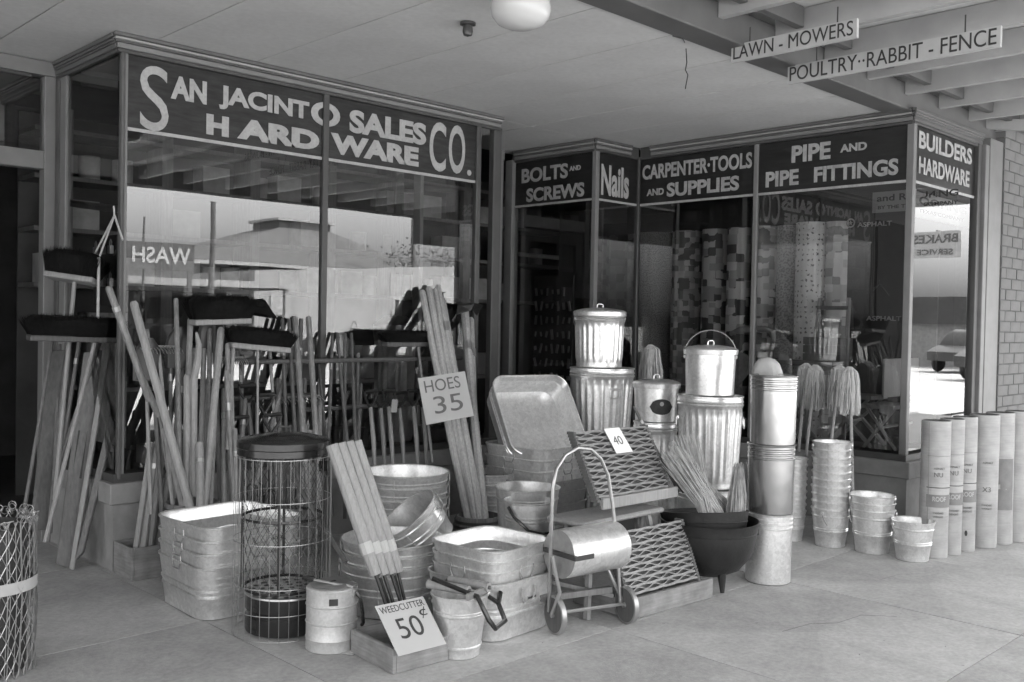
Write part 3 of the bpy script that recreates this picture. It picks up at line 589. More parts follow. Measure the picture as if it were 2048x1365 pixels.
def make_can(loc, r0, r1, h, label, m=GALV, ribs=0, beads=(), lid=0, group=None, cat='trash can', name='trash_can', handles=0, rot=(0, 0, 0), a0=0, n=48, bail=None, ra=0.03):
    t = thing(name, label, cat, loc, rot, group)
    if ribs:
        pr = [(r0*0.97, 0), (r0, 0.003), (r0*1.01, 0.02), (r0*1.0, 0.035)]; z0, z1 = 0.045, h-0.085
        K = 10
        for i in range(K+1): z = z0+(z1-z0)*i/K; pr.append((r0+(r1-r0)*z/h, z))
        for z, k in ((h-0.07, 0.002), (h-0.06, 0.006), (h-0.05, 0.0), (h-0.04, 0.006), (h-0.03, 0.001)): pr.append((r1+k, z))
        pr += [(r1, h-0.014), (r1+0.006, h-0.010), (r1+0.006, h-0.003), (r1, h), (r1-0.006, h-0.006), (r1-0.008, h-0.1), (r0-0.008, 0.012), (0, 0.012)]
        def rf(tt, z):
            if z < z0-0.002 or z > z1+0.002: return 1
            e = min(1, (z-z0+0.001)/0.02, (z1-z+0.001)/0.02)
            return 1+ra*max(0, e)*(max(-0.55, math.cos(tt*ribs)))
        P(t, 'body', MB().lathe(pr, ribs*6, rf=rf), m, 50)
    else: P(t, 'body', MB().lathe(canbody(r0, r1, h, beads), n), m)
    if lid:
        R = r1+0.012; l = P(t, 'lid', MB().lathe([(R-0.003, h-0.028), (R, h-0.026), (R+0.003, h+0.004), (R-0.004, h+0.012), (R*0.86, h+0.02), (R*0.6, h+0.03), (R*0.25, h+0.036), (0, h+0.037)], n), m)
        P(l, 'lid_handle', MB().tube([(-0.035, 0.0, h+0.03), (-0.033, 0, h+0.056), (-0.02, 0, h+0.064), (0.02, 0, h+0.064), (0.033, 0, h+0.056), (0.035, 0, h+0.03)], 0.0045, 6), m)
    for i in range(handles):
        a = a0+PI*i; rr_ = r0+(r1-r0)*0.7+0.008; z = h*0.72
        x, y = math.cos(a), math.sin(a); tx, ty = -y, x
        q = P(t, 'handle_bracket', MB().box((rr_*x, rr_*y, z+0.02), (0.09, 0.01, 0.022), (0, 0, a+PI/2)), m, 0)
        P(q, 'handle', MB().tube([(rr_*x+tx*s_, rr_*y+ty*s_, zz) for s_, zz in ()] or [(rr_*x*1.03+tx*0.045, rr_*y*1.03+ty*0.045, z+0.018), (rr_*x*1.05+tx*0.045, rr_*y*1.05+ty*0.045, z-0.03), (rr_*x*1.05+tx*0.03, rr_*y*1.05+ty*0.03, z-0.045), (rr_*x*1.05-tx*0.03, rr_*y*1.05-ty*0.03, z-0.045), (rr_*x*1.05-tx*0.045, rr_*y*1.05-ty*0.045, z-0.03), (rr_*x*1.03-tx*0.045, rr_*y*1.03-ty*0.045, z+0.018)], 0.0045, 6), m)
    if bail is not None: # (azimuth of ears, drop angle in degrees: 90 upright, 0 hanging)
        az, dr = bail; R = r1+0.008; pts = []
        ex, ey = math.cos(az), math.sin(az); fx, fy = -ey, ex
        zc = h-0.03 if not lid else h-0.045
        for i in range(17):
            th = PI*i/16; u = R*math.cos(th)*1.02; v = R*1.02*math.sin(th)
            pts.append((ex*u+fx*v*math.cos(math.radians(dr)), ey*u+fy*v*math.cos(math.radians(dr)), zc+v*math.sin(math.radians(dr))))
        P(t, 'bail', MB().tube(pts, 0.0035, 6), LWIRE)
        for s_ in (-1, 1):
            P(t, 'ear', MB().lathe([(0.0, -0.006), (0.014, -0.004), (0.014, 0.004), (0, 0.006)], 10, axis='X').rotz(az).shift((ex*R*s_, ey*R*s_, zc)), m)
    return t
def _rotz(s, a):
    c, q = math.cos(a), math.sin(a); s.v = [(x*c-y*q, x*q+y*c, z) for x, y, z in s.v]; return s
def _shift(s, d): s.v = [(x+d[0], y+d[1], z+d[2]) for x, y, z in s.v]; return s
MB.rotz = _rotz; MB.shift = _shift
def plate(t, c, r, z, a, w_, h_, m, lens=False):
    mb = MB(); n = 8; vs = []; N = 5
    for i in range(n+1):
        u = -w_/2+w_*i/n
        hh = h_/2*(math.sqrt(max(0, 1-(2*u/w_)**2)) if lens else 1)
        for s_ in (-1, 1):
            ang = a+u/r; vs.append(((r)*math.cos(ang), (r)*math.sin(ang), z+s_*hh))
    fs = [(2*i, 2*i+2, 2*i+3, 2*i+1) for i in range(n)]
    return P(t, 'label', mb.add(vs, fs), m)
def sqtub(loc, hx, h, label, rz=0, m=GALV, group='nested square washtubs', handles=True, rot=None, name='square_washtub'):
    t = thing(name, label, 'washtub', loc, rot or (0, 0, rz), group)
    b = hx*0.92; rc = 0.10; R = []
    def ring(f, z, o=0): return rrect(b+(hx-b)*f+o, b+(hx-b)*f+o, rc+o, z)
    R += [ring(0, 0.0, -0.012), ring(0.02, 0.004), ring(0.03, 0.016)]
    for zb in (0.42, 0.55): R += [ring(zb, zb*h-0.010), ring(zb, zb*h-0.004, 0.006), ring(zb, zb*h+0.004, 0.006), ring(zb, zb*h+0.010)]
    R += [ring(1, h-0.016), ring(1, h-0.012, 0.007), ring(1, h-0.003, 0.008), ring(1, h, 0.002), ring(1, h-0.005, -0.004), ring(0.8, h*0.8, -0.004), ring(0.76, h*0.76, -0.010), ring(0.72, h*0.72, -0.010), ring(0.68, h*0.68, -0.004), ring(0.03, 0.014, -0.006), ring(0.0, 0.010, -0.05)]
    mb = MB().loft(R, cap1=True); mb.f.append(tuple(range(len(R[0])-1, -1, -1)))
    P(t, 'body', mb, m, 40)
    if handles:
        for s_ in (-1, 1):
            for ax in (0, 1):
                q = MB(); zc = h*0.78; off = (b+(hx-b)*0.8)+0.012
                pts = [(-0.045, 0.02), (-0.05, -0.015), (-0.03, -0.05), (0.03, -0.05), (0.05, -0.015), (0.045, 0.02)]
                if ax == 0: q.tube([(s_*off, u, zc+v) for u, v in pts], 0.004, 6)
                elif s_ < 0: q.tube([(u, s_*off, zc+v) for u, v in pts], 0.004, 6)
                else: continue
                P(t, 'handle', q, LWIRE)
    return t
def rtub(loc, r, h, label, rot=(0, 0, 0), m=GALV, group='round washtubs', handles=True, a0=0.0, tp=0.86, name='round_washtub', cat='washtub'):
    t = thing(name, label, cat, loc, rot, group)
    P(t, 'body', MB().lathe(canbody(r*tp, r, h, beads=(h*0.42, h*0.55, h*0.8)), 56), m)
    P(t, 'seam', MB().tube([((r*tp+0.002)*math.cos(-2.5), (r*tp+0.002)*math.sin(-2.5), 0.02), ((r-0.001)*math.cos(-2.5), (r-0.001)*math.sin(-2.5), h-0.02)], 0.0045, 5), m)
    if handles:
        for s_ in (0, 1):
            a = a0+PI*s_; x, y = math.cos(a), math.sin(a); R = r*(tp+(1-tp)*0.85)+0.012; z = h*0.86
            P(t, 'handle', MB().tube([(R*x-y*u, R*y+x*u, z+v) for u, v in ((-0.045, 0.02), (-0.05, -0.015), (-0.03, -0.045), (0.03, -0.045), (0.05, -0.015), (0.045, 0.02))], 0.0045, 6), LWIRE)
    return t
def tiltrot(d, deg):
    a = Vector((-d[1], d[0], 0)).normalized(); return Matrix.Rotation(math.radians(deg), 3, a).to_euler()
def keg(loc, r, h, label, text, a, m=WOODM):
    t = thing('nail_keg', label, 'keg', loc)
    n = 16; st = None
    for i in range(n):
        a0, a1 = 2*PI*i/n+0.01, 2*PI*(i+1)/n-0.01; vs = []; K = 6
        for k_ in range(K+1):
            z = h*k_/K; rr_ = r*(0.9+0.1*math.sin(PI*k_/K))
            for (aa, ro) in ((a0, 0), (a1, 0), (a1, -0.012), (a0, -0.012)): vs.append(((rr_+ro)*math.cos(aa), (rr_+ro)*math.sin(aa), z))
        fs = []
        for k_ in range(K):
            for j in range(4): fs.append((k_*4+j, k_*4+(j+1) % 4, k_*4+4+(j+1) % 4, k_*4+4+j))
        fs += [(3, 2, 1, 0), (K*4, K*4+1, K*4+2, K*4+3)]
        P(t, 'stave', MB().add(vs, fs), m, 30)
    for z in (0.03, h*0.27, h*0.73, h-0.035): 
        rr_ = r*(0.9+0.1*math.sin(PI*z/h))+0.001
        P(t, 'hoop', MB().lathe([(rr_, z-0.01), (rr_+0.003, z-0.01), (rr_+0.003, z+0.01), (rr_, z+0.01)], 32), DWIRE)
    P(t, 'bottom', MB().lathe([(0, 0.03), (r*0.88, 0.03)], 16), m, 0)
    if text: P(t, 'lettering', textmesh(text, -0.035, 0.035, h*0.84, h*0.92, 0.02, 0.001, fn=onCyl(0, 0, r*0.955, a)), INK, 0)
    return t
def pole(T, B, r, label, group, m=WOOD, name='garden_tool', cat='tool', taper=1.0, grip=None):
    T, B = Vector(T), Vector(B); t = thing(name, label, cat, tuple(B), group=group); D = T-B
    if m is WOOD and random.random() < 0.5: m = WOODP
    if grip is None and random.random() < 0.4: grip = (0.80, 0.84)
    n = 8; K = 6; rs = [r*(1+(taper-1)*i/K) for i in range(K+1)]
    sag = Vector((random.uniform(-1, 1), random.uniform(-1, 1), 0))*D.length*0.004
    pts = [D*(i/K)+sag*math.sin(PI*i/K) for i in range(K+1)]
    end = D.normalized()
    pts.append(D+end*r*0.6); rs.append(rs[-1]*0.7)
    P(t, 'shaft', MB().tube(pts, rs, n), m)
    if grip: P(t, 'ferrule', MB().tube([D*grip[0], D*grip[1]], r*1.12, 8), LWIRE)
    return t

# ---------------------------------------------------------------- goods at the right
TC = (5.22, 3.074); lb = ['bottom tall smooth steel can of the three can tower', 'middle tall smooth steel can of the three can tower', 'top tall smooth steel can holding a round mop head']
zs = [0, 0.417, 0.831]
for i in range(3): make_can((TC[0]+0.004*i, TC[1]-0.003*i, zs[i]+0.001), 0.133, 0.138, 0.42, lb[i], m=GALVB if i else GALV, beads=(0.335, 0.36, 0.385), group='tall smooth steel cans in a tower', name='steel_can', cat='steel can')
hd = P(None, 'hat_crown', MB().lathe([(0.095, 0), (0.092, 0.06), (0.075, 0.11), (0.045, 0.14), (0, 0.15)], 20, rf=lambda t_, z: 1+0.06*math.sin(5*t_)), CLOTH); hd.location = (5.36, 3.2, 1.20); tag(hd, 'rounded cloth bundle showing above the top steel can', 'cloth bundle')
ov = [('BA', (6.451, 2.717), 0.114, 0.132, 0.26, 'short galvanised pail at the right front by the roofing rolls', 1)]
ORD = ['bottom', 'second', 'third', 'fourth', 'fifth', 'sixth', 'seventh', 'eighth', 'ninth', 'tenth']
def pailstack(c, r0, r1, h, n, dz, base, grp, lastm=GALV):
    for i in range(n):
        lb = base[i] if i < len(base) else base[-1]
        if lb.startswith('nested'): lb = ORD[i]+' pail from the bottom, nested'+lb[11:]
        t = make_can((c[0]+random.uniform(-.003, .003), c[1]+random.uniform(-.003, .003), 0.001+dz*i), r0, r1, h, lb, m=GALV, beads=(h*0.42, h*0.47, h*0.8), group=grp, name='pail', cat='pail', bail=(random.uniform(1.8, 3.4), -75+random.uniform(-4, 4)) if i in (0, n-1) else None, n=36)
pailstack((6.451, 2.717), 0.104, 0.133, 0.265, 1, 0.05, ['single short galvanised pail nearest the roofing rolls'], 'galvanised pails')
pailstack((6.452, 3.001), 0.11, 0.146, 0.30, 3, 0.048, ['bottom pail of the short stack behind the single pail', 'middle pail of the short stack behind the single pail', 'top pail of the short stack behind the single pail'], 'galvanised pails')
pailstack((6.40, 3.28), 0.102, 0.132, 0.27, 10, 0.052, ['bottom pail of the tall stack in front of the mops'] + ['nested pail within the tall stack in front of the mops']*8 + ['top pail of the tall stack in front of the mops'], 'galvanised pails')
pailstack((6.34, 3.56), 0.085, 0.105, 0.22, 9, 0.047, ['bottom pail of the narrow stack beside the steel can tower'] + ['nested pail in the narrow stack beside the steel can tower']*7 + ['top pail of the narrow stack beside the steel can tower'], 'galvanised pails')
# roofing rolls
rl = [(6.666, 2.651, 0.078), (6.844, 2.614, 0.066), (7.027, 2.589, 0.063), (7.262, 2.548, 0.083), (7.474, 2.509, 0.08), (7.65, 2.457, 0.074)]
rlb = ['nearest upright roofing paper roll, leftmost of the row', 'second roofing paper roll from the left', 'third roofing paper roll with a torn hole near its foot', 'fourth thicker plain roofing paper roll marked X3', 'fifth roofing paper roll with a dark printed panel', 'farthest roofing paper roll at the right of the row']
tx = ['NU', 'NU', 'NU', 'X3', 'L', '']
for i, ((x, y, r), lb) in enumerate(zip(rl, rlb)):
    r = max(r, 0.066)*1.2; t = thing('roofing_roll', lb, 'roofing roll', (x-0.012, y+0.012, 0.001), (random.uniform(-.008, .008), random.uniform(-.01, .01), 0), 'upright roofing paper rolls')
    H = 0.925+0.006*i
    P(t, 'wrapper', MB().lathe([(r*0.98, 0), (r, 0.01), (r*1.004, 0.2), (r, 0.5), (r*1.004, 0.8), (r, H-0.01), (r*0.97, H)], 28, rf=lambda t_, z: 1+0.012*math.sin(3*t_+z*7)), PAPER)
    P(t, 'roll_end', MB().lathe([(r*0.97, H-0.001), (r*0.8, H-0.008), (r*0.35, H-0.012), (r*0.3, H-0.03), (0, H-0.03)], 20), ROLLC)
    fa = math.atan2(-y, -x)+0.25
    fn = onCyl(0, 0, r*1.02, fa)
    if tx[i]: P(t, 'lettering', textmesh(tx[i], -0.028, 0.028, 0.55 if i < 3 else 0.40, 0.58 if i < 3 else 0.435, 0.0, 0.001, fn=fn), INKL if i < 4 else LETT, 0)
    if i < 3:
        P(t, 'printed_band', MB().lathe([(r*1.018, 0.345), (r*1.018, 0.43)], 14, a0=fa-0.8, a1=fa+1.2), PAPERD)
        P(t, 'lettering', textmesh('ROOF', -0.045, 0.045, 0.385, 0.418, 0.03, 0.001, fn=onCyl(0, 0, r*1.022, fa+0.1)), PAPER, 0)
        P(t, 'printed_rule', MB().lathe([(r*1.016, 0.475), (r*1.016, 0.48)], 14, a0=fa-0.8, a1=fa+1.2), INK)
        P(t, 'printed_rule', MB().lathe([(r*1.016, 0.69), (r*1.016, 0.692)], 14, a0=fa-0.8, a1=fa+1.2), INKL)
    for k_, (z_, tx_) in enumerate([(0.60, 'ASPHALT'), (0.30, 'STANDARD'), (0.275, 'WEIGHT')] if i < 4 else []): P(t, 'lettering', textmesh(tx_, -0.035, 0.035, z_, z_+0.014, 0.0, 0.001, fn=onCyl(0, 0, r*1.022, fa+0.05)), INKL, 0)
    P(t, 'wrapper_edge', MB().tube([((r*1.004)*math.cos(fa-0.7), (r*1.004)*math.sin(fa-0.7), 0.01), ((r*1.01)*math.cos(fa-0.66), (r*1.01)*math.sin(fa-0.66), H*0.5), ((r*1.004)*math.cos(fa-0.72), (r*1.004)*math.sin(fa-0.72), H-0.01)], 0.0018, 4), PAPERD)
    if i == 4: P(t, 'printed_band', MB().lathe([(r*1.018, 0.25), (r*1.018, 0.62)], 14, a0=fa-1.0, a1=fa+0.9), PAPERD)
    if i == 2: plate(t, None, r*1.02, 0.13, fa, 0.02, 0.04, INK, True)
# mops
def mop(head, foot, label, sc_=1.0):
    head, foot = Vector(head), Vector(foot); t = thing('string_mop', label, 'mop', tuple(foot), group='string mops with heads up')
    D = head-foot; P(t, 'handle', MB().tube([(0, 0, 0), D], 0.012, 8), WOOD)
    st = MB(); up = D.normalized()
    for i in range(150):
        a = random.uniform(0, 2*PI); R = random.uniform(0.03, 0.075)*sc_; top = D+up*0.05+Vector((math.cos(a), math.sin(a), 0))*0.012
        mid = D+Vector((math.cos(a)*R*0.75, math.sin(a)*R*0.75, 0.015*random.random())); low = D+Vector((math.cos(a)*R, math.sin(a)*R, -0.14*sc_+random.uniform(-.01, .03)))
        end = D+Vector((math.cos(a)*R*1.05+random.uniform(-.01, .01), math.sin(a)*R*1.05, -0.27*sc_+random.uniform(-.035, .035)))
        m2 = (low+mid)/2+Vector((random.uniform(-.008, .008), random.uniform(-.008, .008), 0))
        st.tube([top, mid, m2, low+Vector((random.uniform(-.008, .008), random.uniform(-.008, .008), 0)), end], 0.0048, 4)
    P(t, 'cotton_head', st, ROPE, kind='stuff')
mop((6.95, 3.802, 1.214), (6.6, 3.654, 0.602), 'left string mop standing behind the narrow pail stack')
mop((6.9, 3.698, 1.205), (6.6, 3.592, 0.583), 'second string mop from the left, its strands overlapping the first')
mop((6.9, 3.501, 1.215), (6.6, 3.393, 0.723), 'third string mop rising behind the tall pail stack')
mop((6.6, 3.264, 1.212), (6.5, 3.167, 0.327), 'rightmost string mop with its handle down in the short pail stack')
mop((6.3, 4.825, 1.324), (6.3, 4.772, 0.848), 'string mop head between the two ribbed can stacks', 1.25)
# ribbed trash cans
make_can((5.652, 4.79, 0.0), 0.19, 0.22, 0.58, 'lower hidden ribbed can under the tall left can stack', ribs=26)
make_can((5.652, 4.79, 0.585), 0.205, 0.243, 0.62, 'large ribbed can carrying a smaller lidded ribbed can', ribs=26, handles=2, a0=-2.0, m=GALV)
make_can((5.625, 4.80, 1.208), 0.172, 0.188, 0.415, 'small lidded ribbed can topping the left stack', ribs=24, lid=1, m=GALV, bail=(-2.2+PI/2, -40))
bf = (5.523, 3.72, 0.216); zt0 = 1.073
make_can((bf[0], bf[1], 0.0), bf[2]*0.9, bf[2]*0.97, max(0.1, zt0-0.62), 'ribbed can base under the large ribbed can by the iron pots', beads=(zt0-0.62-0.04, zt0-0.62-0.07))
make_can((bf[0], bf[1], zt0-0.615), bf[2]*0.85, bf[2], 0.615, 'large ribbed can standing behind the iron pots', ribs=26, handles=2, a0=-0.9)
make_can((bf[0]-0.01, bf[1], zt0+0.002), bf[2]*0.74, bf[2]*0.78, 0.32*bf[2]/0.23, 'lidded pail with its wire bail raised on the large ribbed can', lid=1, bail=(-0.75, 88), m=GALV, name='lidded_pail', cat='pail')
f2 = (5.557, 4.2, 0.17); z2 = 0.852; z3 = 1.117
make_can((f2[0], f2[1], 0), f2[2]*0.8, f2[2]*0.9, z2, 'narrow ribbed can under the labelled pail', ribs=22, handles=0)
pl = make_can((f2[0], f2[1], z2+0.002), f2[2]*0.86, f2[2]*0.93, z3-z2, 'lidded pail with a dark oval label between the ribbed cans', lid=1, name='lidded_pail', cat='pail', handles=0)
plate(pl, None, f2[2]*0.935+0.003, (z3-z2)*0.42, math.atan2(-f2[1], -f2[0])+0.25, 0.17, 0.11, INK, True)
plate(pl, None, f2[2]*0.935+0.005, (z3-z2)*0.5, math.atan2(-f2[1], -f2[0])+0.25, 0.03, 0.03, CARD, True)
# iron wash pots
def pot(loc, r, h, label, rot=(0, 0, 0)):
    t = thing('iron_pot', label, 'iron pot', loc, rot, 'nested iron wash pots')
    pr = [(0, 0.0), (r*0.35, 0.012), (r*0.62, 0.05), (r*0.82, 0.12), (r*0.92, 0.20), (r*0.95, h*0.8), (r*0.955, h-0.05), (r*0.98, h-0.02), (r*1.0, h), (r*0.975, h+0.003), (r*0.92, h-0.05), (r*0.9, 0.2), (r*0.78, 0.12), (r*0.5, 0.045), (0, 0.02)]
    P(t, 'bowl', MB().lathe(pr, 56), IRON)
    for k_ in range(3):
        a = 2*PI*k_/3-2.0; P(t, 'leg', MB().tube([(r*0.5*math.cos(a), r*0.5*math.sin(a), 0.05), (r*0.54*math.cos(a), r*0.54*math.sin(a), -0.065)], [0.028, 0.012], 10), IRON)
    for s_ in (0, 1):
        a = 2.65+PI*s_; x, y = math.cos(a), math.sin(a)
        P(t, 'lug', MB().tube([(r*x*0.94, r*y*0.94, h-0.06), (r*x*1.09, r*y*1.09, h-0.065), (r*x*1.1, r*y*1.1, h-0.10), (r*x*0.95, r*y*0.95, h-0.12)], 0.012, 8), IRON)
    P(t, 'casting_seam', MB().lathe([(r*0.957, h-0.062), (r*0.968, h-0.058), (r*0.957, h-0.054)], 56), IRON)
    return t
pot((4.80, 3.22, 0.075), 0.29, 0.33, 'larger outer iron wash pot standing on three short legs')
pot((4.80, 3.24, 0.145), 0.262, 0.30, 'inner iron wash pot tilted inside the larger one', (-0.10, 0.10, 0.2))
# straw brooms and dried bundles in the pot
def bundle(b, tpt, r0, r1, label, n=60, m=STRAW, spread=1.0, name='straw_bundle'):
    b, tpt = Vector(b), Vector(tpt); t = thing(name, label, 'straw bundle', tuple(b), group='straw brooms in the iron pot'); D = tpt-b; x, y, z = arb(D); mb = MB()
    for i in range(int(n*1.8)):
        a = random.uniform(0, 2*PI); q = math.sqrt(random.random())
        p0 = (x*math.cos(a)+y*math.sin(a))*r0*q; p2 = D*random.uniform(0.85, 1.08)+(x*math.cos(a)+y*math.sin(a))*r1*q*random.uniform(0.7, 1.3)
        p1 = (p0+p2)/2+(x*random.uniform(-1, 1)+y*random.uniform(-1, 1))*0.012
        mb.tube([p0, p1, p2], [0.0034, 0.0028, 0.0012], 4)
    P(t, 'straws', mb, m, kind='stuff')
bundle((4.804, 3.15, 0.396), (4.53, 3.3, 0.811), 0.05, 0.075, 'loose straw bundle fanning left out of the iron pot', 90)
bundle((4.675, 3.15, 0.442), (4.73, 3.35, 0.863), 0.04, 0.095, 'wispy straw bundle in the middle of the iron pot', 60)
bundle((5.041, 3.2, 0.371), (4.91, 3.35, 0.592), 0.04, 0.03, 'short thick straw bundle lying across the iron pot', 90)
bundle((4.917, 3.12, 0.347), (5.071, 3.2, 0.687), 0.062, 0.028, 'upright whisk broom with its tips pointing up in the pot', 130)
bundle((5.356, 3.25, 0.417), (5.309, 3.3, 0.668), 0.02, 0.012, 'thin straw whisk at the right rim of the iron pot', 40)
for i, (tx_, ty_, bx_, by_) in enumerate([(1268, 815, 1352, 960), (1290, 880, 1362, 985)]):
    pole((4.573, 3.62, 1.043) if i == 0 else (4.667, 3.62, 0.84), (4.672, 3.35, 0.558) if i == 0 else (4.652, 3.3, 0.567), 0.009, ['long dark stick leaning from the pot past the upper mat', 'shorter dark stick leaning beside the long one at the pot'][i], 'sticks leaning out of the iron pot', WOODD, 'stick', 'stick')
# link mats on the wooden rack
def linkmat(p0, ux, vz, W, H, rows, label, card=False):
    t = thing('link_mat', label, 'door mat', p0, group='wavy link door mats on the rack'); ux, vz = Vector(ux).normalized(), Vector(vz).normalized(); nn = ux.cross(vz)
    if nn.y > 0: nn = -nn
    mm = {}
    for ph in (0, 1):
        pts0 = []; N = 40
        for i in range(N+1):
            s_ = i/N*W; wv = (0.0018*math.sin(2*PI*s_/0.13+0.6) if ph == 0 else -0.0085*math.sin(2*PI*s_/0.13))
            pts0.append(ux*s_+vz*wv+nn*(0.003 if ph else 0.0))
        vs = []; 
        for p_ in pts0:
            for a, b in ((-1, -0.004), (1, -0.004), (1, 0.016), (-1, 0.016)): vs.append(p_+vz*a*(0.0026 if ph else 0.0062)+nn*b)
        fs = []
        for i in range(N):
            for j in range(4): fs.append((i*4+j, i*4+(j+1) % 4, i*4+4+(j+1) % 4, i*4+4+j))
        fs += [(0, 1, 2, 3), (N*4+3, N*4+2, N*4+1, N*4)]
        mm[ph] = MB().add(vs, fs).mesh('strip', MATM, 40)
    k_ = 0
    for i in range(rows):
        o = link('strip', mm[i % 2], t); o.location = vz*(H*(i+0.5)/rows)+Vector((0, random.uniform(-.001, .001), 0)); k_ += 1
    P(t, 'backing', MB().hexa([Vector(q)-nn*0.012 for q in (ux*0.01, ux*(W-0.01), ux*(W-0.01)-nn*0.012, ux*0.01-nn*0.012, ux*0.01+vz*H, ux*(W-0.01)+vz*H, ux*(W-0.01)+vz*H-nn*0.012, ux*0.01+vz*H-nn*0.012)]), MATD, 0)
    ed = MB()
    for i in range(rows+1):
        for s_ in (0, W): ed.box(ux*s_+vz*(H*i/rows)-nn*0.004, (0.02, 0.05, 0.016))
    P(t, 'edge_links', ed, MATD, 0, kind='stuff')
    if card:
        ww = mat('price_paper', 0.7, 0.8); c0 = ux*W*0.42+vz*H*0.60+nn*0.03
        cd_ = P(t, 'price_card', MB().hexa([c0, c0+ux*0.14, c0+ux*0.14-nn*0.003, c0-nn*0.003, c0+vz*0.15-ux*0.03, c0+vz*0.15+ux*0.10, c0+vz*0.15+ux*0.10-nn*0.003, c0+vz*0.15-ux*0.03-nn*0.003]), ww, 0)
        P(cd_, 'lettering', textmesh('40', 0.025, 0.10, 0.05, 0.10, 0, 0.001, fn=lambda u, v, d: c0+ux*(u-v*0.2)+vz*v+nn*(0.001+d)), INKL, 0)
linkmat((3.93, 3.14, 0.12), (1, -0.04, 0), (0, 0.13, 0.33), 0.60, 0.335, 19, 'lower link mat slanting behind a wooden ledge on the sidewalk')
linkmat((3.90, 3.33, 0.605), (1, -0.02, 0), (0, 0.18, 0.34), 0.62, 0.385, 21, 'upper link mat with a white price card, on the bench', True)
rk = thing('mat_rack', 'wooden ledge rack holding the lower link mat', 'rack', (3.95, 3.10, 0.001))
P(rk, 'front_board', MB().box((0.34, 0.01, 0.055), (0.70, 0.025, 0.11), (0, 0, -0.06)), BOX, 0, bevel=0.003); P(rk, 'side_board', MB().box((0.02, 0.23, 0.05), (0.022, 0.40, 0.09)), BOX, 0); P(rk, 'side_board', MB().box((0.66, 0.2, 0.05), (0.022, 0.38, 0.09)), BOX, 0)
P(rk, 'base_board', MB().bb(0.03, 0.65, 0.03, 0.42, 0.01, 0.03), BOX, 0)
bn = thing('wooden_bench', 'pale wooden bench with slanted legs under the upper link mat', 'bench', (4.12, 3.42, 0.001))
P(bn, 'seat', MB().bb(-0.36, 0.34, -0.13, 0.14, 0.475, 0.505), WOOD, 0, bevel=0.01)
for sx in (-1, 1):
    for sy in (-1, 1): P(bn, 'leg', MB().tube([(sx*0.24, sy*0.08, 0.475), (sx*0.33, sy*0.14, 0.0)], 0.019, 4), WOOD, 0)
P(bn, 'apron', MB().bb(-0.28, 0.26, 0.02, 0.04, 0.34, 0.46), INTD, 0)
lg = tag(P(None, 'rack_ledge', MB().box((4.24, 3.295, 0.585), (0.64, 0.022, 0.06), (0, 0, -0.03)), WOOD, 0, bevel=0.003), 'pale wooden strip holding the foot of the upper link mat', 'wooden strip')
# hose reel cart
ct = thing('reel_cart', 'small two wheeled cart with a metal drum and tall hooped handle', 'hose reel cart', (3.64, 3.2, 0.001))
hp = []
for p_ in [(3.50, 3.28, 0.10), (3.44, 3.22, 0.45), (3.425, 3.2, 0.74), (3.45, 3.2, 0.83), (3.51, 3.2, 0.89), (3.60, 3.2, 0.92), (3.70, 3.2, 0.905), (3.78, 3.2, 0.85), (3.83, 3.19, 0.76), (3.86, 3.18, 0.6), (3.875, 3.16, 0.4), (3.89, 3.14, 0.10)]: hp.append((p_[0]-3.64, p_[1]-3.2, p_[2]))
P(ct, 'hoop_handle', MB().tube(hp, 0.0095, 8), GALVD)
dr = P(ct, 'drum', MB().lathe([(0.0, -0.19), (0.118, -0.19), (0.121, -0.185), (0.121, 0.185), (0.118, 0.19), (0, 0.19)], 40, axis='X', c=(0.05, 0.0, 0.40)).rotz(-0.12), GALV)
P(dr, 'drum_end', MB().lathe([(0.0, -0.197), (0.119, -0.196), (0.119, -0.192)], 36, axis='X', c=(0.05, 0.0, 0.40)).rotz(-0.12), GALVD)
P(dr, 'strap', MB().box((-0.15, -0.0, 0.405), (0.02, 0.245, 0.022), (0, 0, -0.12)), DWIRE, 0); P(dr, 'strap', MB().box((-0.09, -0.112, 0.40), (0.11, 0.004, 0.024), (0, 0, -0.12)), DWIRE, 0); P(dr, 'axle_bar', MB().box((0.30, -0.05, 0.41), (0.12, 0.02, 0.028), (0, 0, -0.12)), WOODD, 0)
for i, c in enumerate([(3.50, 3.235, 0.093), (3.905, 3.11, 0.093)]):
    wh = P(ct, 'wheel', MB().lathe([(0.0, -0.012), (0.07, -0.012), (0.088, -0.013), (0.092, -0.006), (0.092, 0.006), (0.088, 0.013), (0.07, 0.012), (0, 0.012)], 32, axis='X').rotz(-0.3).shift((c[0]-3.64, c[1]-3.2, c[2])), WOODD)
    P(wh, 'tyre', MB().lathe([(0.086, -0.014), (0.095, -0.012), (0.095, 0.012), (0.086, 0.014)], 32, axis='X').rotz(-0.3).shift((c[0]-3.64, c[1]-3.2, c[2])), LWIRE)
    P(wh, 'hub', MB().lathe([(0.0, -0.025), (0.012, -0.025), (0.012, 0.025), (0, 0.025)], 10, axis='X').rotz(-0.3).shift((c[0]-3.64, c[1]-3.2, c[2])), LWIRE)
P(ct, 'axle', MB().tube([(-0.15, 0.04, 0.10), (0.27, -0.09, 0.10)], 0.009, 6), LWIRE)
P(ct, 'frame_bar', MB().box((0.04, 0.06, 0.16), (0.42, 0.03, 0.03), (0, 0, -0.3)), WOODM, 0)
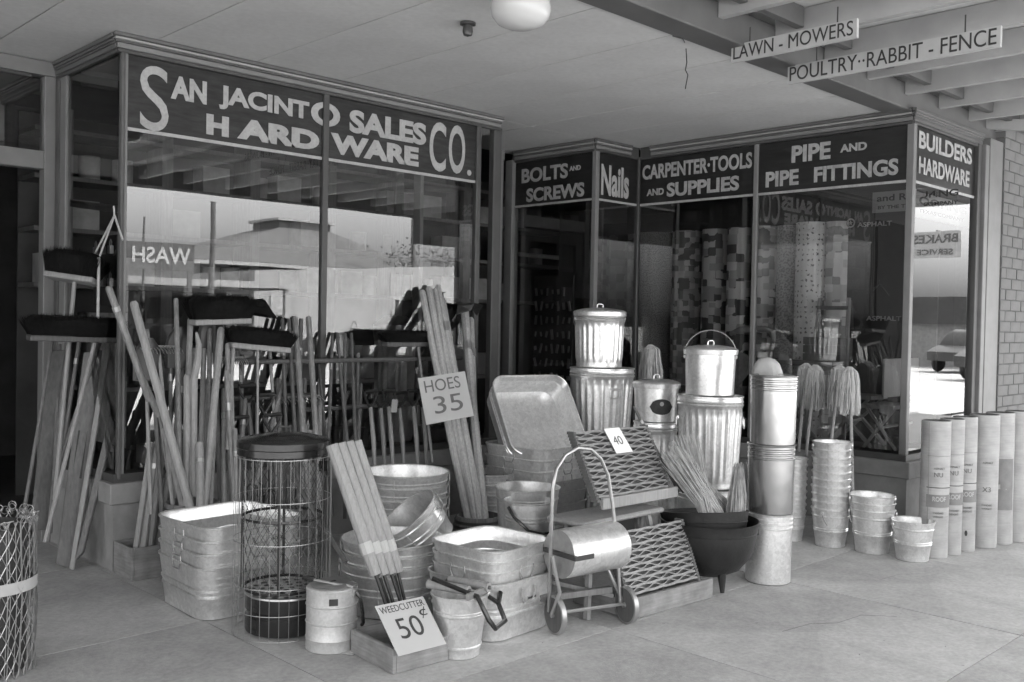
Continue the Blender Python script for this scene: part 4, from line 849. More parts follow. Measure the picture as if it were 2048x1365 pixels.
P(ct, 'frame_bar', MB().tube([(-0.14, 0.36, 0.24), (0.24, -0.02, 0.13)], 0.014, 4), WOODM, 0); P(ct, 'frame_bar', MB().tube([(-0.20, 0.01, 0.40), (-0.16, -0.01, 0.22), (-0.16, 0.04, 0.10)], 0.010, 6), LWIRE); P(ct, 'frame_bar', MB().tube([(0.20, 0.03, 0.33), (0.27, -0.07, 0.09)], 0.009, 6), LWIRE)
P(ct, 'rear_leg', MB().tube([(-0.12, 0.35, 0.0), (-0.05, 0.02, 0.36)], 0.012, 6), WOODD)

# ---------------------------------------------------------------- goods at the middle
# square tub stack, right
for i in range(4): sqtub((3.36, 3.56, 0.001+0.052*i), 0.235 if i else 0.25, 0.285, ['bottom square washtub of the stack beside the reel cart', 'second square washtub of the stack beside the reel cart', 'third square washtub of the stack beside the reel cart', 'top square washtub of the stack beside the reel cart'][i], rz=0.06+0.01*i, handles=(i in (0, 2)))
sq0 = [o for o in bpy.data.objects if o.name.startswith('square_washtub')][0]
P(sq0, 'label', MB().lathe([(0, 0), (0.035, 0), (0.035, 0.003), (0, 0.003)], 20, axis='Y').shift((0.04, -0.243, 0.18)), CARD)
P(sq0, 'label', MB().bb(0.01, 0.07, -0.2475, -0.2468, 0.176, 0.186), INK)
# mop bucket with wringer
mbk = make_can((2.955, 3.335, 0.001), 0.095, 0.13, 0.29, 'mop bucket with wooden wringer rollers on its rim', beads=(0.05, 0.2, 0.21), name='mop_bucket', cat='mop bucket')
for k_, off in enumerate((-0.055, 0.055)):
    P(mbk, 'roller', MB().lathe([(0.0, -0.11), (0.022, -0.11), (0.022, 0.11), (0, 0.11)], 16, axis='Y').rotz(0.25 if k_ else 0.3).shift((off, 0.0 if k_ else 0.02, 0.315)), WOOD)
    P(mbk, 'roller_core', MB().lathe([(0.0, -0.118), (0.009, -0.118), (0.009, 0.118), (0, 0.118)], 10, axis='Y').rotz(0.25 if k_ else 0.3).shift((off, 0.0 if k_ else 0.02, 0.315)), WOODD)
P(mbk, 'pedal_arm', MB().tube([(-0.10, 0.08, 0.35), (-0.02, -0.14, 0.30), (0.0, -0.20, 0.20), (0.03, -0.21, 0.16), (0.12, -0.18, 0.17), (0.19, -0.06, 0.21), (0.23, -0.03, 0.25)], 0.012, 6), BLACK)
P(mbk, 'pedal_arm', MB().tube([(0.12, 0.0, 0.27), (0.17, -0.04, 0.23), (0.19, -0.06, 0.21)], 0.011, 6), BLACK)
for s_ in (-1, 1): P(mbk, 'bearing', MB().box((0.0, s_*0.115, 0.305), (0.16, 0.012, 0.03), (0, 0, 0.27)), GALVD, 0)
# strainer can
st = thing('oil_can_pail', 'cylindrical galvanised can with perforated flip lid at the front', 'lidded can', (2.567, 3.805, 0.001))
P(st, 'body', MB().lathe([(0.116, 0), (0.119, 0.003), (0.119, 0.05), (0.122, 0.055), (0.119, 0.06), (0.118, 0.125), (0.122, 0.13), (0.118, 0.135), (0.118, 0.205), (0.122, 0.21), (0.118, 0.215), (0.118, 0.275), (0.12, 0.283), (0.114, 0.29), (0.10, 0.292), (0, 0.292)], 48), GALVM)
ld = P(st, 'lid', MB().lathe([(0.098, 0.293), (0.102, 0.297), (0.085, 0.305), (0.0, 0.307)], 40), GALVD)
P(ld, 'slot', MB().bb(-0.02, 0.02, -0.006, 0.006, 0.3075, 0.309), INK, 0)
P(ld, 'hinge', MB().box((0.05, -0.09, 0.30), (0.05, 0.035, 0.01), (0.2, 0, 0.5)), LWIRE, 0)
P(st, 'strap_handle', MB().tube([(0.05, -0.10, 0.285), (0.075, -0.125, 0.24), (0.085, -0.13, 0.17), (0.10, -0.115, 0.12), (0.11, -0.09, 0.10)], 0.009, 6), BLACK)
P(st, 'clip', MB().box((0.05, -0.112, 0.27), (0.03, 0.014, 0.035), (0.3, 0, 0.5)), LWIRE, 0); P(st, 'cut_out', MB().box((-0.06, -0.103, 0.24), (0.04, 0.006, 0.03), (0, 0, -0.52)), INK, 0)
P(st, 'price_tag', MB().box((0.01, -0.135, 0.004), (0.05, 0.06, 0.003), (0, 0, 0.4)), CARD, 0)
P(st, 'lever', MB().tube([(-0.10, 0.02, 0.33), (-0.02, -0.05, 0.31), (0.07, -0.10, 0.285)], 0.006, 6), LWIRE); P(st, 'lever_grip', MB().tube([(-0.13, 0.05, 0.34), (-0.09, 0.015, 0.33)], 0.012, 8), BLACK)
# weed cutter box with cutters and sign
wb = thing('wooden_box', 'shallow wooden box at the front holding the weed cutters', 'box', (2.72, 3.46, 0.001), (0, 0, -0.07))
P(wb, 'front_side', MB().bb(-0.13, 0.15, -0.15, -0.132, 0, 0.11), BOX, 0, bevel=0.002); P(wb, 'back_side', MB().bb(-0.13, 0.15, 0.182, 0.20, 0, 0.11), BOX, 0); P(wb, 'left_side', MB().bb(-0.15, -0.131, -0.15, 0.20, 0, 0.11), BOX, 0, bevel=0.002); P(wb, 'right_side', MB().bb(0.151, 0.17, -0.15, 0.20, 0, 0.11), BOX, 0)
P(wb, 'base', MB().bb(-0.13, 0.15, -0.13, 0.18, 0.004, 0.016), BOX, 0)
wt = (((2.591, 3.86, 0.943), (2.698, 3.64, 0.349), 0.031), ((2.636, 3.86, 0.947), (2.745, 3.64, 0.341), 0.03), ((2.689, 3.87, 0.949), (2.796, 3.65, 0.335), 0.03), ((2.743, 3.88, 0.947), (2.846, 3.66, 0.332), 0.03), ((2.641, 3.9, 0.931), (2.751, 3.68, 0.32), 0.029), ((2.748, 3.92, 0.93), (2.848, 3.69, 0.313), 0.029))
wl_ = ['leftmost weed cutter of the bundle in the front box', 'second weed cutter from the left in the front box', 'third weed cutter from the left in the front box', 'rightmost weed cutter of the bundle in the front box', 'rear weed cutter behind the left pair in the front box', 'rear weed cutter behind the right pair in the front box']
for (T, B, r), lb in zip(wt, wl_):
    T, B = Vector(T), Vector(B); d = (B-T).normalized(); base = B+d*((B.z-0.03)/-d.z); base.x = min(max(base.x, 2.62), 2.86)
    t = thing('weed_cutter', lb, 'weed cutter', tuple(base), group='weed cutters with wooden handles'); r *= 1.02
    P(t, 'handle', MB().tube([T-base-d*(-0.004), T-base, T-base+d*0.1, (T+B)/2-base, B-base-d*0.14, B-base], [r*0.7, r*0.95, r*0.9, r*0.98, r, r*0.85], 10), WOOD)
    P(t, 'blade_shaft', MB().tube([B-base-d*0.02, (0, 0, 0)], 0.009, 6), IRON)
    P(t, 'label', MB().tube([B-base-d*0.16, B-base-d*0.105], r*1.03, 10, cap=False), CARD)
# blades fan: flat iron bars below
sg = thing('price_sign', 'white card sign reading weedcutter 50 cents on the front box', 'price sign', (2.56, 3.31, 0.0))
P0, P1, P2, P3 = [Vector(q) for q in ((2.554, 3.275, 0.095), (2.817, 3.265, 0.093), (2.804, 3.4, 0.288), (2.532, 3.42, 0.283))]
P2 = P1+P3-P0
o_ = Vector((2.56, 3.31, 0.0)); nn = (P1-P0).cross(P3-P0).normalized()
if nn.y > 0: nn = -nn
sb = P(sg, 'card', MB().hexa([P0-o_, P1-o_, P1-o_-nn*0.003, P0-o_-nn*0.003, P3-o_, P2-o_, P2-o_-nn*0.003, P3-o_-nn*0.003]), CARD, 0)
def sgfn(u, v, d): return (P0+(P1-P0)*u+(P3-P0)*v+(P2-P1-P3+P0)*u*v) - o_ + nn*(0.001+d)
P(sb, 'lettering', textmesh('WEEDCUTTER', 0.05, 0.95, 0.82, 0.95, 0.0, 0.0006, fn=sgfn), INK, 0); P(sb, 'lettering', textmesh('50', 0.22, 0.72, 0.28, 0.68, 0.0, 0.0006, fn=sgfn), INK, 0); P(sb, 'lettering', textmesh('\u00a2', 0.77, 0.92, 0.58, 0.8, 0.0, 0.0006, fn=sgfn), INK, 0)
# round tubs
for i in range(3): rtub((3.16, 4.12, 0.001+0.055*i-0.0), 0.275-0.004*i, 0.27-0.07*(0), ['bottom round washtub of the low stack behind the weed cutters', 'middle round washtub of the low stack behind the weed cutters', 'top round washtub of the low stack behind the weed cutters'][i], a0=-0.6)
bt = (3.845, 4.85, 0.253); zb = 0.582
for i in range(5): rtub((bt[0]-0.03, bt[1], 0.001+(zb-0.28)/4*i), bt[2]+0.02, 0.28, ['bottom round washtub of the tall stack', 'second round washtub of the tall stack', 'third round washtub of the tall stack', 'fourth round washtub of the tall stack', 'top round washtub of the tall stack, open and empty'][i], a0=-0.7)
tt = (3.494, 4.2, 0.284)
rtub((tt[0], 4.2, tt[2]), 0.185, 0.23, 'round tub lying tilted on the low washtub stack', rot=tiltrot((-0.90, 0.35), 40), a0=-0.9, tp=0.84)
# hoe keg
KG = (4.33, 4.72, 0.147); kz = 0.233
keg((KG[0], KG[1], 0.001), KG[2]*1.12, kz+0.02, 'wooden keg full of long hoes', '', -2.0)
hh = (((4.632, 5.72, 1.75), (4.287, 4.733, 0.114), 0.025), ((4.695, 5.72, 1.779), (4.308, 4.714, 0.114), 0.025), ((4.755, 5.72, 1.766), (4.297, 4.675, 0.117), 0.025), ((4.831, 5.72, 1.699), (4.304, 4.662, 0.12), 0.027), ((4.784, 5.72, 1.794), (4.353, 4.674, 0.116), 0.025), ((5.066, 5.72, 1.607), (4.345, 4.658, 0.127), 0.033), ((5.131, 5.72, 1.549), (4.311, 4.68, 0.13), 0.026))
hl = ['leftmost hoe handle in the hoe keg', 'second hoe handle from the left in the hoe keg', 'third hoe handle from the left in the hoe keg', 'hoe whose thin blade points left at the top of the keg bundle', 'rear hoe handle behind the bundle in the hoe keg', 'hoe with a broad dark blade standing right of the bundle', 'thin handle just behind the broad bladed hoe']
for i, ((T, B, r), lb) in enumerate(zip(hh, hl)):
    t = pole(T, B, r, lb, 'long hoes standing in the keg', m=WOODH, name='hoe', cat='hoe')
    T = Vector(T)-Vector(B)
    if i == 3: P(t, 'blade', MB().add([T+Vector(q) for q in ((0.0, 0, 0.05), (-0.17, -0.03, -0.005), (-0.16, -0.03, 0.0), (0.06, 0.02, 0.065), (-0.02, 0.03, 0.03), (-0.02, -0.02, 0.06))], [(0, 2, 1), (0, 3, 4), (4, 1, 0), (0, 5, 2), (3, 5, 0)]), IRON, 0); P(t, 'blade_neck', MB().tube([T, T+Vector((0.0, 0, 0.06))], [0.014, 0.006], 8), IRON)
    if i == 5:
        P(t, 'blade_neck', MB().tube([T, T+Vector((0.0, -0.01, 0.05)), T+Vector((0, -0.06, 0.06))], [0.018, 0.01, 0.006], 8), IRON)
        P(t, 'blade', MB().hexa([T+Vector(q) for q in ((-0.105, -0.02, -0.02), (-0.01, -0.085, 0.015), (-0.01, -0.082, 0.018), (-0.105, -0.017, -0.017), (-0.12, -0.05, 0.055), (0.01, -0.10, 0.075), (0.01, -0.096, 0.078), (-0.12, -0.046, 0.06))]), IRON, 0)
        P(t, 'blade', MB().hexa([T+Vector(q) for q in ((0.02, -0.07, 0.01), (0.10, -0.03, -0.025), (0.10, -0.026, -0.022), (0.02, -0.066, 0.014), (0.0, -0.10, 0.075), (0.15, -0.05, 0.06), (0.15, -0.046, 0.064), (0.0, -0.096, 0.078))]), IRON, 0)
s4 = [Vector(q) for q in ((3.971, 4.84, 0.864), (4.348, 4.8, 0.905), (4.393, 4.95, 1.223), (4.015, 4.99, 1.156))]
s4[2] = s4[1]+s4[3]-s4[0]
sg = thing('price_sign', 'white card sign reading hoes 35, tied to the hoe bundle', 'price sign', tuple(s4[0])); n4 = (s4[1]-s4[0]).cross(s4[3]-s4[0]).normalized()
if n4.y > 0: n4 = -n4
q4 = [p_-s4[0] for p_ in s4]; sb = P(sg, 'card', MB().hexa([q4[0], q4[1], q4[1]-n4*0.003, q4[0]-n4*0.003, q4[3], q4[2], q4[2]-n4*0.003, q4[3]-n4*0.003]), CARD, 0)
def s4fn(u, v, d): return q4[0]+(q4[1]-q4[0])*u+(q4[3]-q4[0])*v+n4*(0.001+d)
P(sb, 'lettering', textmesh('HOES', 0.1, 0.85, 0.66, 0.92, 0.0, 0.0006, fn=s4fn), INKL, 0); P(sb, 'lettering', textmesh('35', 0.22, 0.82, 0.18, 0.55, 0.0, 0.0006, fn=s4fn), INKL, 0)
# pails in the middle
mp_ = (4.183, 4.12, 0.174)
z965 = 0.543
make_can((mp_[0]+0.0, mp_[1], 0.0), mp_[2]*0.84, mp_[2]*1.12, z965, 'deep open washtub behind the square tub stack', beads=(z965-0.07,), name='round_washtub', cat='washtub')
mq = (3.988, 3.93, 0.148); zq = 0.508
make_can((mq[0]+0.02, mq[1], zq-0.30), mq[2]*0.9, mq[2]*0.98, 0.30, 'galvanised pail with its black handle hanging across the front', beads=(0.10, 0.19, 0.21), name='pail', cat='pail')
t = [o for o in bpy.data.objects if o.name.startswith('pail') and o.parent is None][-1]
P(t, 'bail', MB().tube([(-0.15, 0.02, 0.27), (-0.16, -0.04, 0.22), (-0.12, -0.12, 0.15), (-0.06, -0.165, 0.135), (0.06, -0.17, 0.13)], 0.009, 6), BLACK)
tag(P(None, 'crate_support', MB().bb(mq[0]-0.14, mq[0]+0.16, mq[1]-0.13, mq[1]+0.14, 0.001, zq-0.302), BOX, 0), 'rough wooden block under the pail with the black handle', 'crate')
rt = (4.736, 4.95, 0.155); zr = 0.468
for i in range(4): rtub((rt[0]-0.02, rt[1]+0.05, 0.001+(zr-0.26)/3*i), rt[2]*1.15, 0.26, ['bottom round washtub of the stack right of the hoe keg', 'second round washtub of the stack right of the hoe keg', 'third round washtub of the stack right of the hoe keg', 'top round washtub of the stack right of the hoe keg'][i], a0=-0.3)
# stack of square tubs with the tipped one
S0 = (4.951, 4.85, 0.676)
for i in range(6): sqtub((S0[0]+0.03, 4.82, 0.001+(S0[2]-0.28)/5*i), 0.285, 0.28, ['bottom square washtub of the rear stack', 'second square washtub of the rear stack', 'third square washtub of the rear stack', 'fourth square washtub of the rear stack', 'fifth square washtub of the rear stack', 'uppermost upright square washtub of the rear stack'][i], rz=0.05, m=GALVD if i < 3 else GALV, handles=(i > 2))
br_, bu_, bt_ = Vector((0.715, -0.699, 0)), Vector((0, 0, 1)), Vector((-0.699, -0.715, 0))
def cam3(a, b, c): return br_*a+bu_*b+bt_*c
ez = cam3(0.36, 0.50, 0.62).normalized(); ex = cam3(0.864, 0.0, -0.50).normalized(); ex = (ex-ez*ex.dot(ez)).normalized(); ey = ez.cross(ex)
TIP = Matrix((ex, ey, ez)).transposed().to_euler()
E3 = (4.966, 4.83, 0.875)
sqtub((E3[0]+0.07, 4.96, E3[2]-0.10), 0.315, 0.20, 'square washtub tipped on its edge atop the rear stack', rot=TIP, handles=False, group='nested square washtubs')

# ---------------------------------------------------------------- goods at the left
# welded wire basket, hex mesh basket, lid, perforated drum
BX, BY = 2.55, 4.19
wf = thing('wire_cylinder', 'open welded wire cylinder standing round the black lidded mesh basket', 'wire basket', (BX-0.02, BY, 0.001)); R = 0.235; H = 0.865
fr = MB()
for z in (0.004, 0.125, 0.25, 0.46, 0.66, H): fr.tube([(R*math.cos(2*PI*i/40), R*math.sin(2*PI*i/40), z) for i in range(40)], 0.0019, 4, closed=True)
P(wf, 'hoop_wires', fr, LWIRE, kind='stuff')
um = MB().tube([(0, 0, 0), (0, 0, H)], 0.0014, 4).mesh('upright_wire', LWIRE)
for i in range(32):
    o = link('upright_wire', um, wf); o.location = (R*math.cos(2*PI*i/32), R*math.sin(2*PI*i/32), 0)
mbk_ = thing('mesh_basket', 'black lidded basket of diamond wire mesh in the front left', 'wire basket', (BX+0.0, BY+0.03, 0.20))
mesh = MB(); n = 22; K = 26; hB = 0.70
for fam in (1, -1):
    for i in range(n):
        pts = []
        for k_ in range(K+1):
            z = hB*k_/K; rr_ = 0.185+0.02*z/hB; a = 2*PI*i/n+fam*z*3.4; pts.append((rr_*math.cos(a), rr_*math.sin(a), z))
        mesh.tube(pts, 0.0014, 3, cap=False)
P(mbk_, 'wire_mesh', mesh, DWIRE, kind='stuff')
for z in (0.0, 0.35, 0.69): P(mbk_, 'band', MB().lathe([(0.186+0.02*z/hB, z), (0.190+0.02*z/hB, z+0.003), (0.189+0.02*z/hB, z+0.014)], 48), BLACK)
for a in (-2.2, -0.6, 1.0, 2.6): P(mbk_, 'stave', MB().box((0.198*math.cos(a), 0.198*math.sin(a), 0.35), (0.006, 0.014, 0.7), (0, 0, a)), BLACK, 0)
ld = P(mbk_, 'lid', MB().lathe([(0.222, 0.665), (0.226, 0.67), (0.224, 0.70), (0.229, 0.705), (0.226, 0.735), (0.212, 0.743), (0.17, 0.752), (0.165, 0.749), (0.12, 0.763), (0.115, 0.760), (0.06, 0.773), (0, 0.775)], 56), BLACK)
P(ld, 'lid_knob', MB().tube([(-0.035, 0, 0.772), (-0.03, 0, 0.80), (0.03, 0, 0.80), (0.035, 0, 0.772)], 0.006, 6), DWIRE)
P(mbk_, 'handle', MB().tube([(0.10, -0.175, 0.60), (0.12, -0.195, 0.56), (0.16, -0.155, 0.56), (0.17, -0.115, 0.60)], 0.006, 6), DWIRE); P(mbk_, 'handle_plate', MB().box((0.135, -0.152, 0.61), (0.05, 0.008, 0.05), (0, 0, -0.85+PI/2-0.9)), BLACK, 0)
dk = thing('perforated_drum', 'black perforated disc stack inside the bottom of the wire cylinder', 'perforated drum', (BX+0.0, BY-0.01, 0.012))
P(dk, 'drum', MB().lathe([(0.195, 0), (0.198, 0.01), (0.198, 0.075), (0.19, 0.085), (0.19, 0.10), (0.198, 0.11), (0.198, 0.175), (0.192, 0.182)], 56), BLACK)
P(dk, 'top_disc', MB().lathe([(0.198, 0.176), (0.196, 0.184), (0, 0.184)], 56), GALVD)
hm = MB().lathe([(0, 0), (0.016, 0)], 12).mesh('hole', INK, 0)
for rr_, cnt in ((0.165, 18), (0.12, 13), (0.075, 8), (0.03, 3)):
    for i in range(cnt):
        o = link('hole', hm, dk); o.location = (rr_*math.cos(2*PI*i/cnt), rr_*math.sin(2*PI*i/cnt), 0.1855)
pole((2.69, 4.45, 0.781), (2.793, 4.02, 0.319), 0.013, 'dark pole leaning diagonally behind the mesh basket', None, WOODD, 'dark_pole', 'pole')
# square tub stack, left
for i in range(4): sqtub((2.555, 4.77, 0.001+0.068*i), 0.295-0.002*i, 0.275, ['bottom square washtub of the left stack', 'second square washtub of the left stack', 'third square washtub of the left stack', 'top open square washtub of the left stack'][i], rz=0.03*i-0.03, handles=(i > 0))
sqs = [o for o in bpy.data.objects if o.name.startswith('square_washtub') and o.get('label') == 'bottom square washtub of the left stack'][0]
P(sqs, 'label', MB().lathe([(0, 0), (0.05, 0), (0.05, 0.003), (0, 0.003)], 20, axis='Y').shift((0.10, -0.279, 0.10)), INK)
for i, (nm, sx) in enumerate((('SAFE-T', 0.10), ('3010', 0.11), ('NO. 2', 0.11))):
    oo = [o for o in bpy.data.objects if o.name.startswith('square_washtub') and 'left stack' in o.get('label', '')][i+1]
    P(oo, 'lettering', textmesh(nm, sx-0.03, sx+0.04, 0.235, 0.252, 0.0, 0.001, fn=lambda u, v, d: (u, -0.293-d, v)), INK, 0)
# nail keg with handles, long wooden box with handles
kgc = (2.606, 5.31, 0.167); kgz = 0.458
keg((kgc[0], kgc[1], 0.001), 0.17, kgz, 'dark nail keg crowded with tool handles behind the left washtubs', 'C2', -2.0, WOODM)
bx = thing('wooden_box', 'long wooden box of short handles by the left bay', 'box', (2.45, 5.58, 0.001), (0, 0, 0.0))
P(bx, 'front_side', MB().bb(-0.11, 0.11, -0.10, -0.085, 0, 0.19), BOX, 0, bevel=0.002); P(bx, 'back_side', MB().bb(-0.11, 0.11, 0.145, 0.16, 0, 0.19), BOX, 0); P(bx, 'left_side', MB().bb(-0.126, -0.111, -0.10, 0.16, 0, 0.19), BOX, 0, bevel=0.002); P(bx, 'right_side', MB().bb(0.111, 0.126, -0.10, 0.16, 0, 0.19), BOX, 0)
P(bx, 'base', MB().bb(-0.11, 0.11, -0.085, 0.145, 0.005, 0.02), BOX, 0)
rows = (((2.482, 5.6, 0.768), (2.35, 5.528, 0.064), 0.019), ((2.518, 5.6, 0.774), (2.389, 5.517, 0.045), 0.022), ((2.566, 5.58, 0.926), (2.434, 5.522, 0.038), 0.022), ((2.565, 5.62, 0.774), (2.48, 5.56, 0.039), 0.019), ((2.569, 5.55, 0.586), (2.495, 5.537, 0.041), 0.022), ((2.545, 5.6, 0.582), (2.433, 5.562, 0.037), 0.018), ((2.525, 5.64, 0.715), (2.4, 5.591, 0.045), 0.018))
for (T, B, r), lb in zip(rows, ['leftmost short handle in the long wooden box', 'second round topped handle in the long wooden box', 'tallest handle in the long wooden box, reaching over the others', 'handle behind the tallest one in the long wooden box', 'shortest flat topped handle at the right of the long wooden box', 'half hidden handle in the middle of the long wooden box', 'rear handle against the stone base in the long wooden box']): pole(T, B, r, lb, 'handles standing in the long wooden box')
rows = (((2.307, 5.45, 1.603), (2.541, 5.113, 0.309), 0.024), ((2.721, 5.6, 1.516), (2.487, 5.183, 0.314), 0.018), ((2.627, 5.6, 1.636), (2.49, 5.2, 0.309), 0.015), ((2.606, 5.4, 1.178), (2.502, 5.177, 0.308), 0.02), ((2.615, 5.25, 0.795), (2.544, 5.085, 0.313), 0.024), ((2.871, 5.5, 1.458), (2.557, 5.096, 0.318), 0.022), ((2.815, 5.45, 1.2), (2.642, 5.164, 0.442), 0.016), ((2.746, 5.6, 1.332), (2.509, 5.121, 0.323), 0.016), ((2.849, 5.6, 1.456), (2.626, 5.168, 0.316), 0.015), ((2.43, 5.3, 0.889), (2.53, 5.222, 0.354), 0.02))
for i, (T, B, r) in enumerate(rows): pole(T, B, r, ['tallest pale handle slanting across the front of the nail keg', 'long thin handle rising from the nail keg toward the black brush', 'thin upright pole with its tip left of the thick black brush', 'straight handle of middle height left of the curved axe handle', 'short thick round topped handle at the front of the nail keg', 'long handle leaning right from the nail keg under the brushes', 'handle ending low at the right rim of the nail keg', 'slim handle behind the curved axe handle in the nail keg', 'slim handle between the axe handle and the right leaning one', 'short handle slanting beside the tallest one in the nail keg'][i], 'handles standing in the nail keg')
# bent axe handle
ax = ((2.662, 5.4, 1.444), (2.679, 5.4, 1.37), (2.669, 5.39, 1.281), (2.64, 5.38, 1.164), (2.616, 5.33, 0.903), (2.56, 5.2, 0.503))
t = thing('axe_handle', 'curved pale axe handle standing in the nail keg', 'axe handle', ax[-1]); P(t, 'shaft', MB().tube([Vector(q)-Vector(ax[-1]) for q in ax], [0.008, 0.018, 0.02, 0.023, 0.022, 0.024], 8), WOOD)
# poles standing between keg and window
rows = (((2.164, 5.45, 1.687), (2.403, 5.45, 1.046), 0.02), ((2.358, 5.5, 1.223), (2.484, 5.5, 0.949), 0.02), ((2.889, 5.45, 1.367), (2.827, 5.245, 0.267), 0.014), ((2.858, 5.4, 1.202), (2.805, 5.131, 0.062), 0.016), ((2.866, 5.3, 0.861), (2.811, 5.141, 0.074), 0.015), ((3.182, 5.6, 1.361), (3.089, 5.418, 0.269), 0.01), ((3.515, 5.7, 1.536), (3.391, 5.3, 0.268), 0.02), ((3.621, 5.7, 1.538), (3.481, 5.302, 0.262), 0.02), ((3.462, 5.7, 1.222), (3.03, 5.344, 0.503), 0.016), ((3.6, 5.7, 1.117), (3.315, 5.278, 0.314), 0.013))
pls = ['long pale pole end high in front of the left window corner', 'short thick handle crossing low by the corner post', 'thin handle just left of the mesh basket, behind it', 'leaning handle beside the left edge of the mesh basket lid', 'short handle beside the mesh basket lid', 'thin grey rod supporting the fourth black brush', 'pale shovel handle left of the window post', 'pale shovel handle nearest the window post', 'slanting pale handle under the fourth black brush', 'thin handle between the two pale shovel handles']
for (T, B, r), lb in zip(rows, pls): pole(T, B, r, lb, 'long handled tools along the left window')
rows = (((3.469, 5.7, 1.525), (3.309, 5.286, 0.345), 0.013), ((3.562, 5.7, 1.527), (3.349, 5.368, 0.329), 0.015), ((3.419, 5.7, 1.525), (3.281, 5.366, 0.332), 0.013), ((3.817, 5.7, 1.433), (3.508, 5.3, 0.2), 0.012), ((3.858, 5.7, 1.433), (3.75, 5.292, 0.211), 0.012), ((3.921, 5.7, 1.433), (3.719, 5.374, 0.2), 0.012), ((3.976, 5.7, 1.433), (3.777, 5.295, 0.21), 0.012), ((3.71, 5.7, 1.218), (3.585, 5.319, 0.244), 0.01))
for (T, B, r), lb in zip(rows, ['dark shaft just left of the taller pale shovel handles', 'dark shaft between the two tall pale shovel handles', 'leftmost dark shaft of the group below the white wall reflection', 'first dark rod right of the window post', 'second dark rod right of the window post, slanting right', 'third dark rod right of the window post, upright', 'fourth dark rod right of the window post, nearest the forks', 'thin dark rod directly before the window post']): pole(T, B, r, lb, 'dark tool shafts along the left window', WOODD, 'iron_tool', 'tool')
def rake(T, B, r, label, hw=0.17, kind_='rake'):
    T, B = Vector(T), Vector(B); t = thing('garden_rake' if kind_ == 'rake' else 'shovel', label, kind_, tuple(B), group='rakes and shovels heads up'); D = T-B
    P(t, 'handle', MB().tube([(0, 0, 0), D*0.5, D], [r, r, r*0.8], 8), WOOD)
    if kind_ == 'rake':
        P(t, 'head_bar', MB().tube([D+Vector((-hw, 0, 0.02)), D+Vector((hw, 0.0, 0.02))], 0.008, 6), LWIRE)
        tn = MB()
        for k_ in range(13): x = -hw+2*hw*k_/12; tn.tube([D+Vector((x, 0, 0.02)), D+Vector((x, -0.05, 0.0)), D+Vector((x, -0.07, -0.02))], [0.004, 0.004, 0.002], 4)
        P(t, 'tines', tn, LWIRE)
    else:
        bl = MB(); R_ = []
        for k_ in range(7):
            z = k_/6; w_ = 0.09*(1-0.75*max(0, z-0.55)**1.5*3) if z > 0.55 else 0.09
            R_.append([(D.x+w_*math.cos(a_), D.y+0.03*math.sin(a_)-0.02, D.z+z*0.25) for a_ in [2*PI*j/12 for j in range(12)]])
        P(t, 'blade', bl.loft(R_, True, True), DWIRE, 30)
rk_rows = (((2.94, 5.5, 1.266), (2.814, 5.192, 0.259), 0.015), ((2.524, 5.6, 1.334), (2.5, 5.322, 0.377), 0.013), ((3.5, 5.6, 0.992), (3.28, 5.341, 0.185), 0.015))
for (T, B, r), lb, h_ in zip(rk_rows, ['garden rake with a pale level head left of the mesh basket', 'garden rake among the handles behind the nail keg', 'garden rake low behind the mesh basket lid'], (0.085, 0.12, 0.15)): rake(T, B, r, lb, h_)
sv_rows = (((2.459, 5.62, 1.155), (2.425, 5.459, 0.381), 0.013), ((2.882, 5.66, 1.313), (2.705, 5.403, 0.269), 0.014), ((2.669, 5.66, 1.223), (2.567, 5.459, 0.276), 0.014))
for (T, B, r), lb in zip(sv_rows, ['shovel with a dull blade standing by the left corner post', 'shovel blade up right of the curved axe handle', 'shovel blade up left of the curved axe handle']): rake(T, B, r, lb, kind_='shovel')
rows = (((2.626, 5.66, 1.362), (2.562, 5.526, 0.267), 0.012), ((2.704, 5.66, 1.269), (2.567, 5.461, 0.276), 0.014), ((2.811, 5.6, 1.332), (2.686, 5.416, 0.269), 0.017), ((2.886, 5.62, 1.487), (2.797, 5.332, 0.259), 0.014), ((2.896, 5.5, 1.087), (2.74, 5.18, 0.242), 0.015), ((2.503, 5.6, 1.035), (2.501, 5.465, 0.284), 0.015), ((2.497, 5.7, 1.451), (2.533, 5.418, 0.457), 0.01), ((3.04, 5.5, 1.019), (2.855, 5.262, 0.268), 0.015), ((3.328, 5.7, 1.324), (3.211, 5.336, 0.281), 0.011), ((3.376, 5.68, 1.125), (3.196, 5.288, 0.306), 0.015), ((3.72, 5.7, 1.114), (3.411, 5.204, 0.294), 0.015), ((4.065, 5.7, 1.068), (3.748, 5.301, 0.204), 0.014), ((3.11, 5.7, 1.326), (2.962, 5.333, 0.301), 0.011))
for i, ((T, B, r), lb) in enumerate(zip(rows, ['thin grey pole close behind the front slanting handles', 'short pole between the two shovels behind the keg', 'pale pole just right of the curved axe handle', 'thin pole leaning right above the nail keg rim', 'pole standing between the keg and the mesh basket', 'stub of a pole low behind the short handles', 'very thin rod behind the tallest slanting handle', 'thick short pole half hidden by the basket lid', 'thin pole under the sloping black broom', 'short pole right of the thin one under the sloping broom', 'short pole at the foot of the window post', 'short pole left of the first fork', 'thin pole under the left end of the sloping broom'])): pole(T, B, r, lb, 'more long handled tools before the left window', WOODM if i % 2 else WOOD)
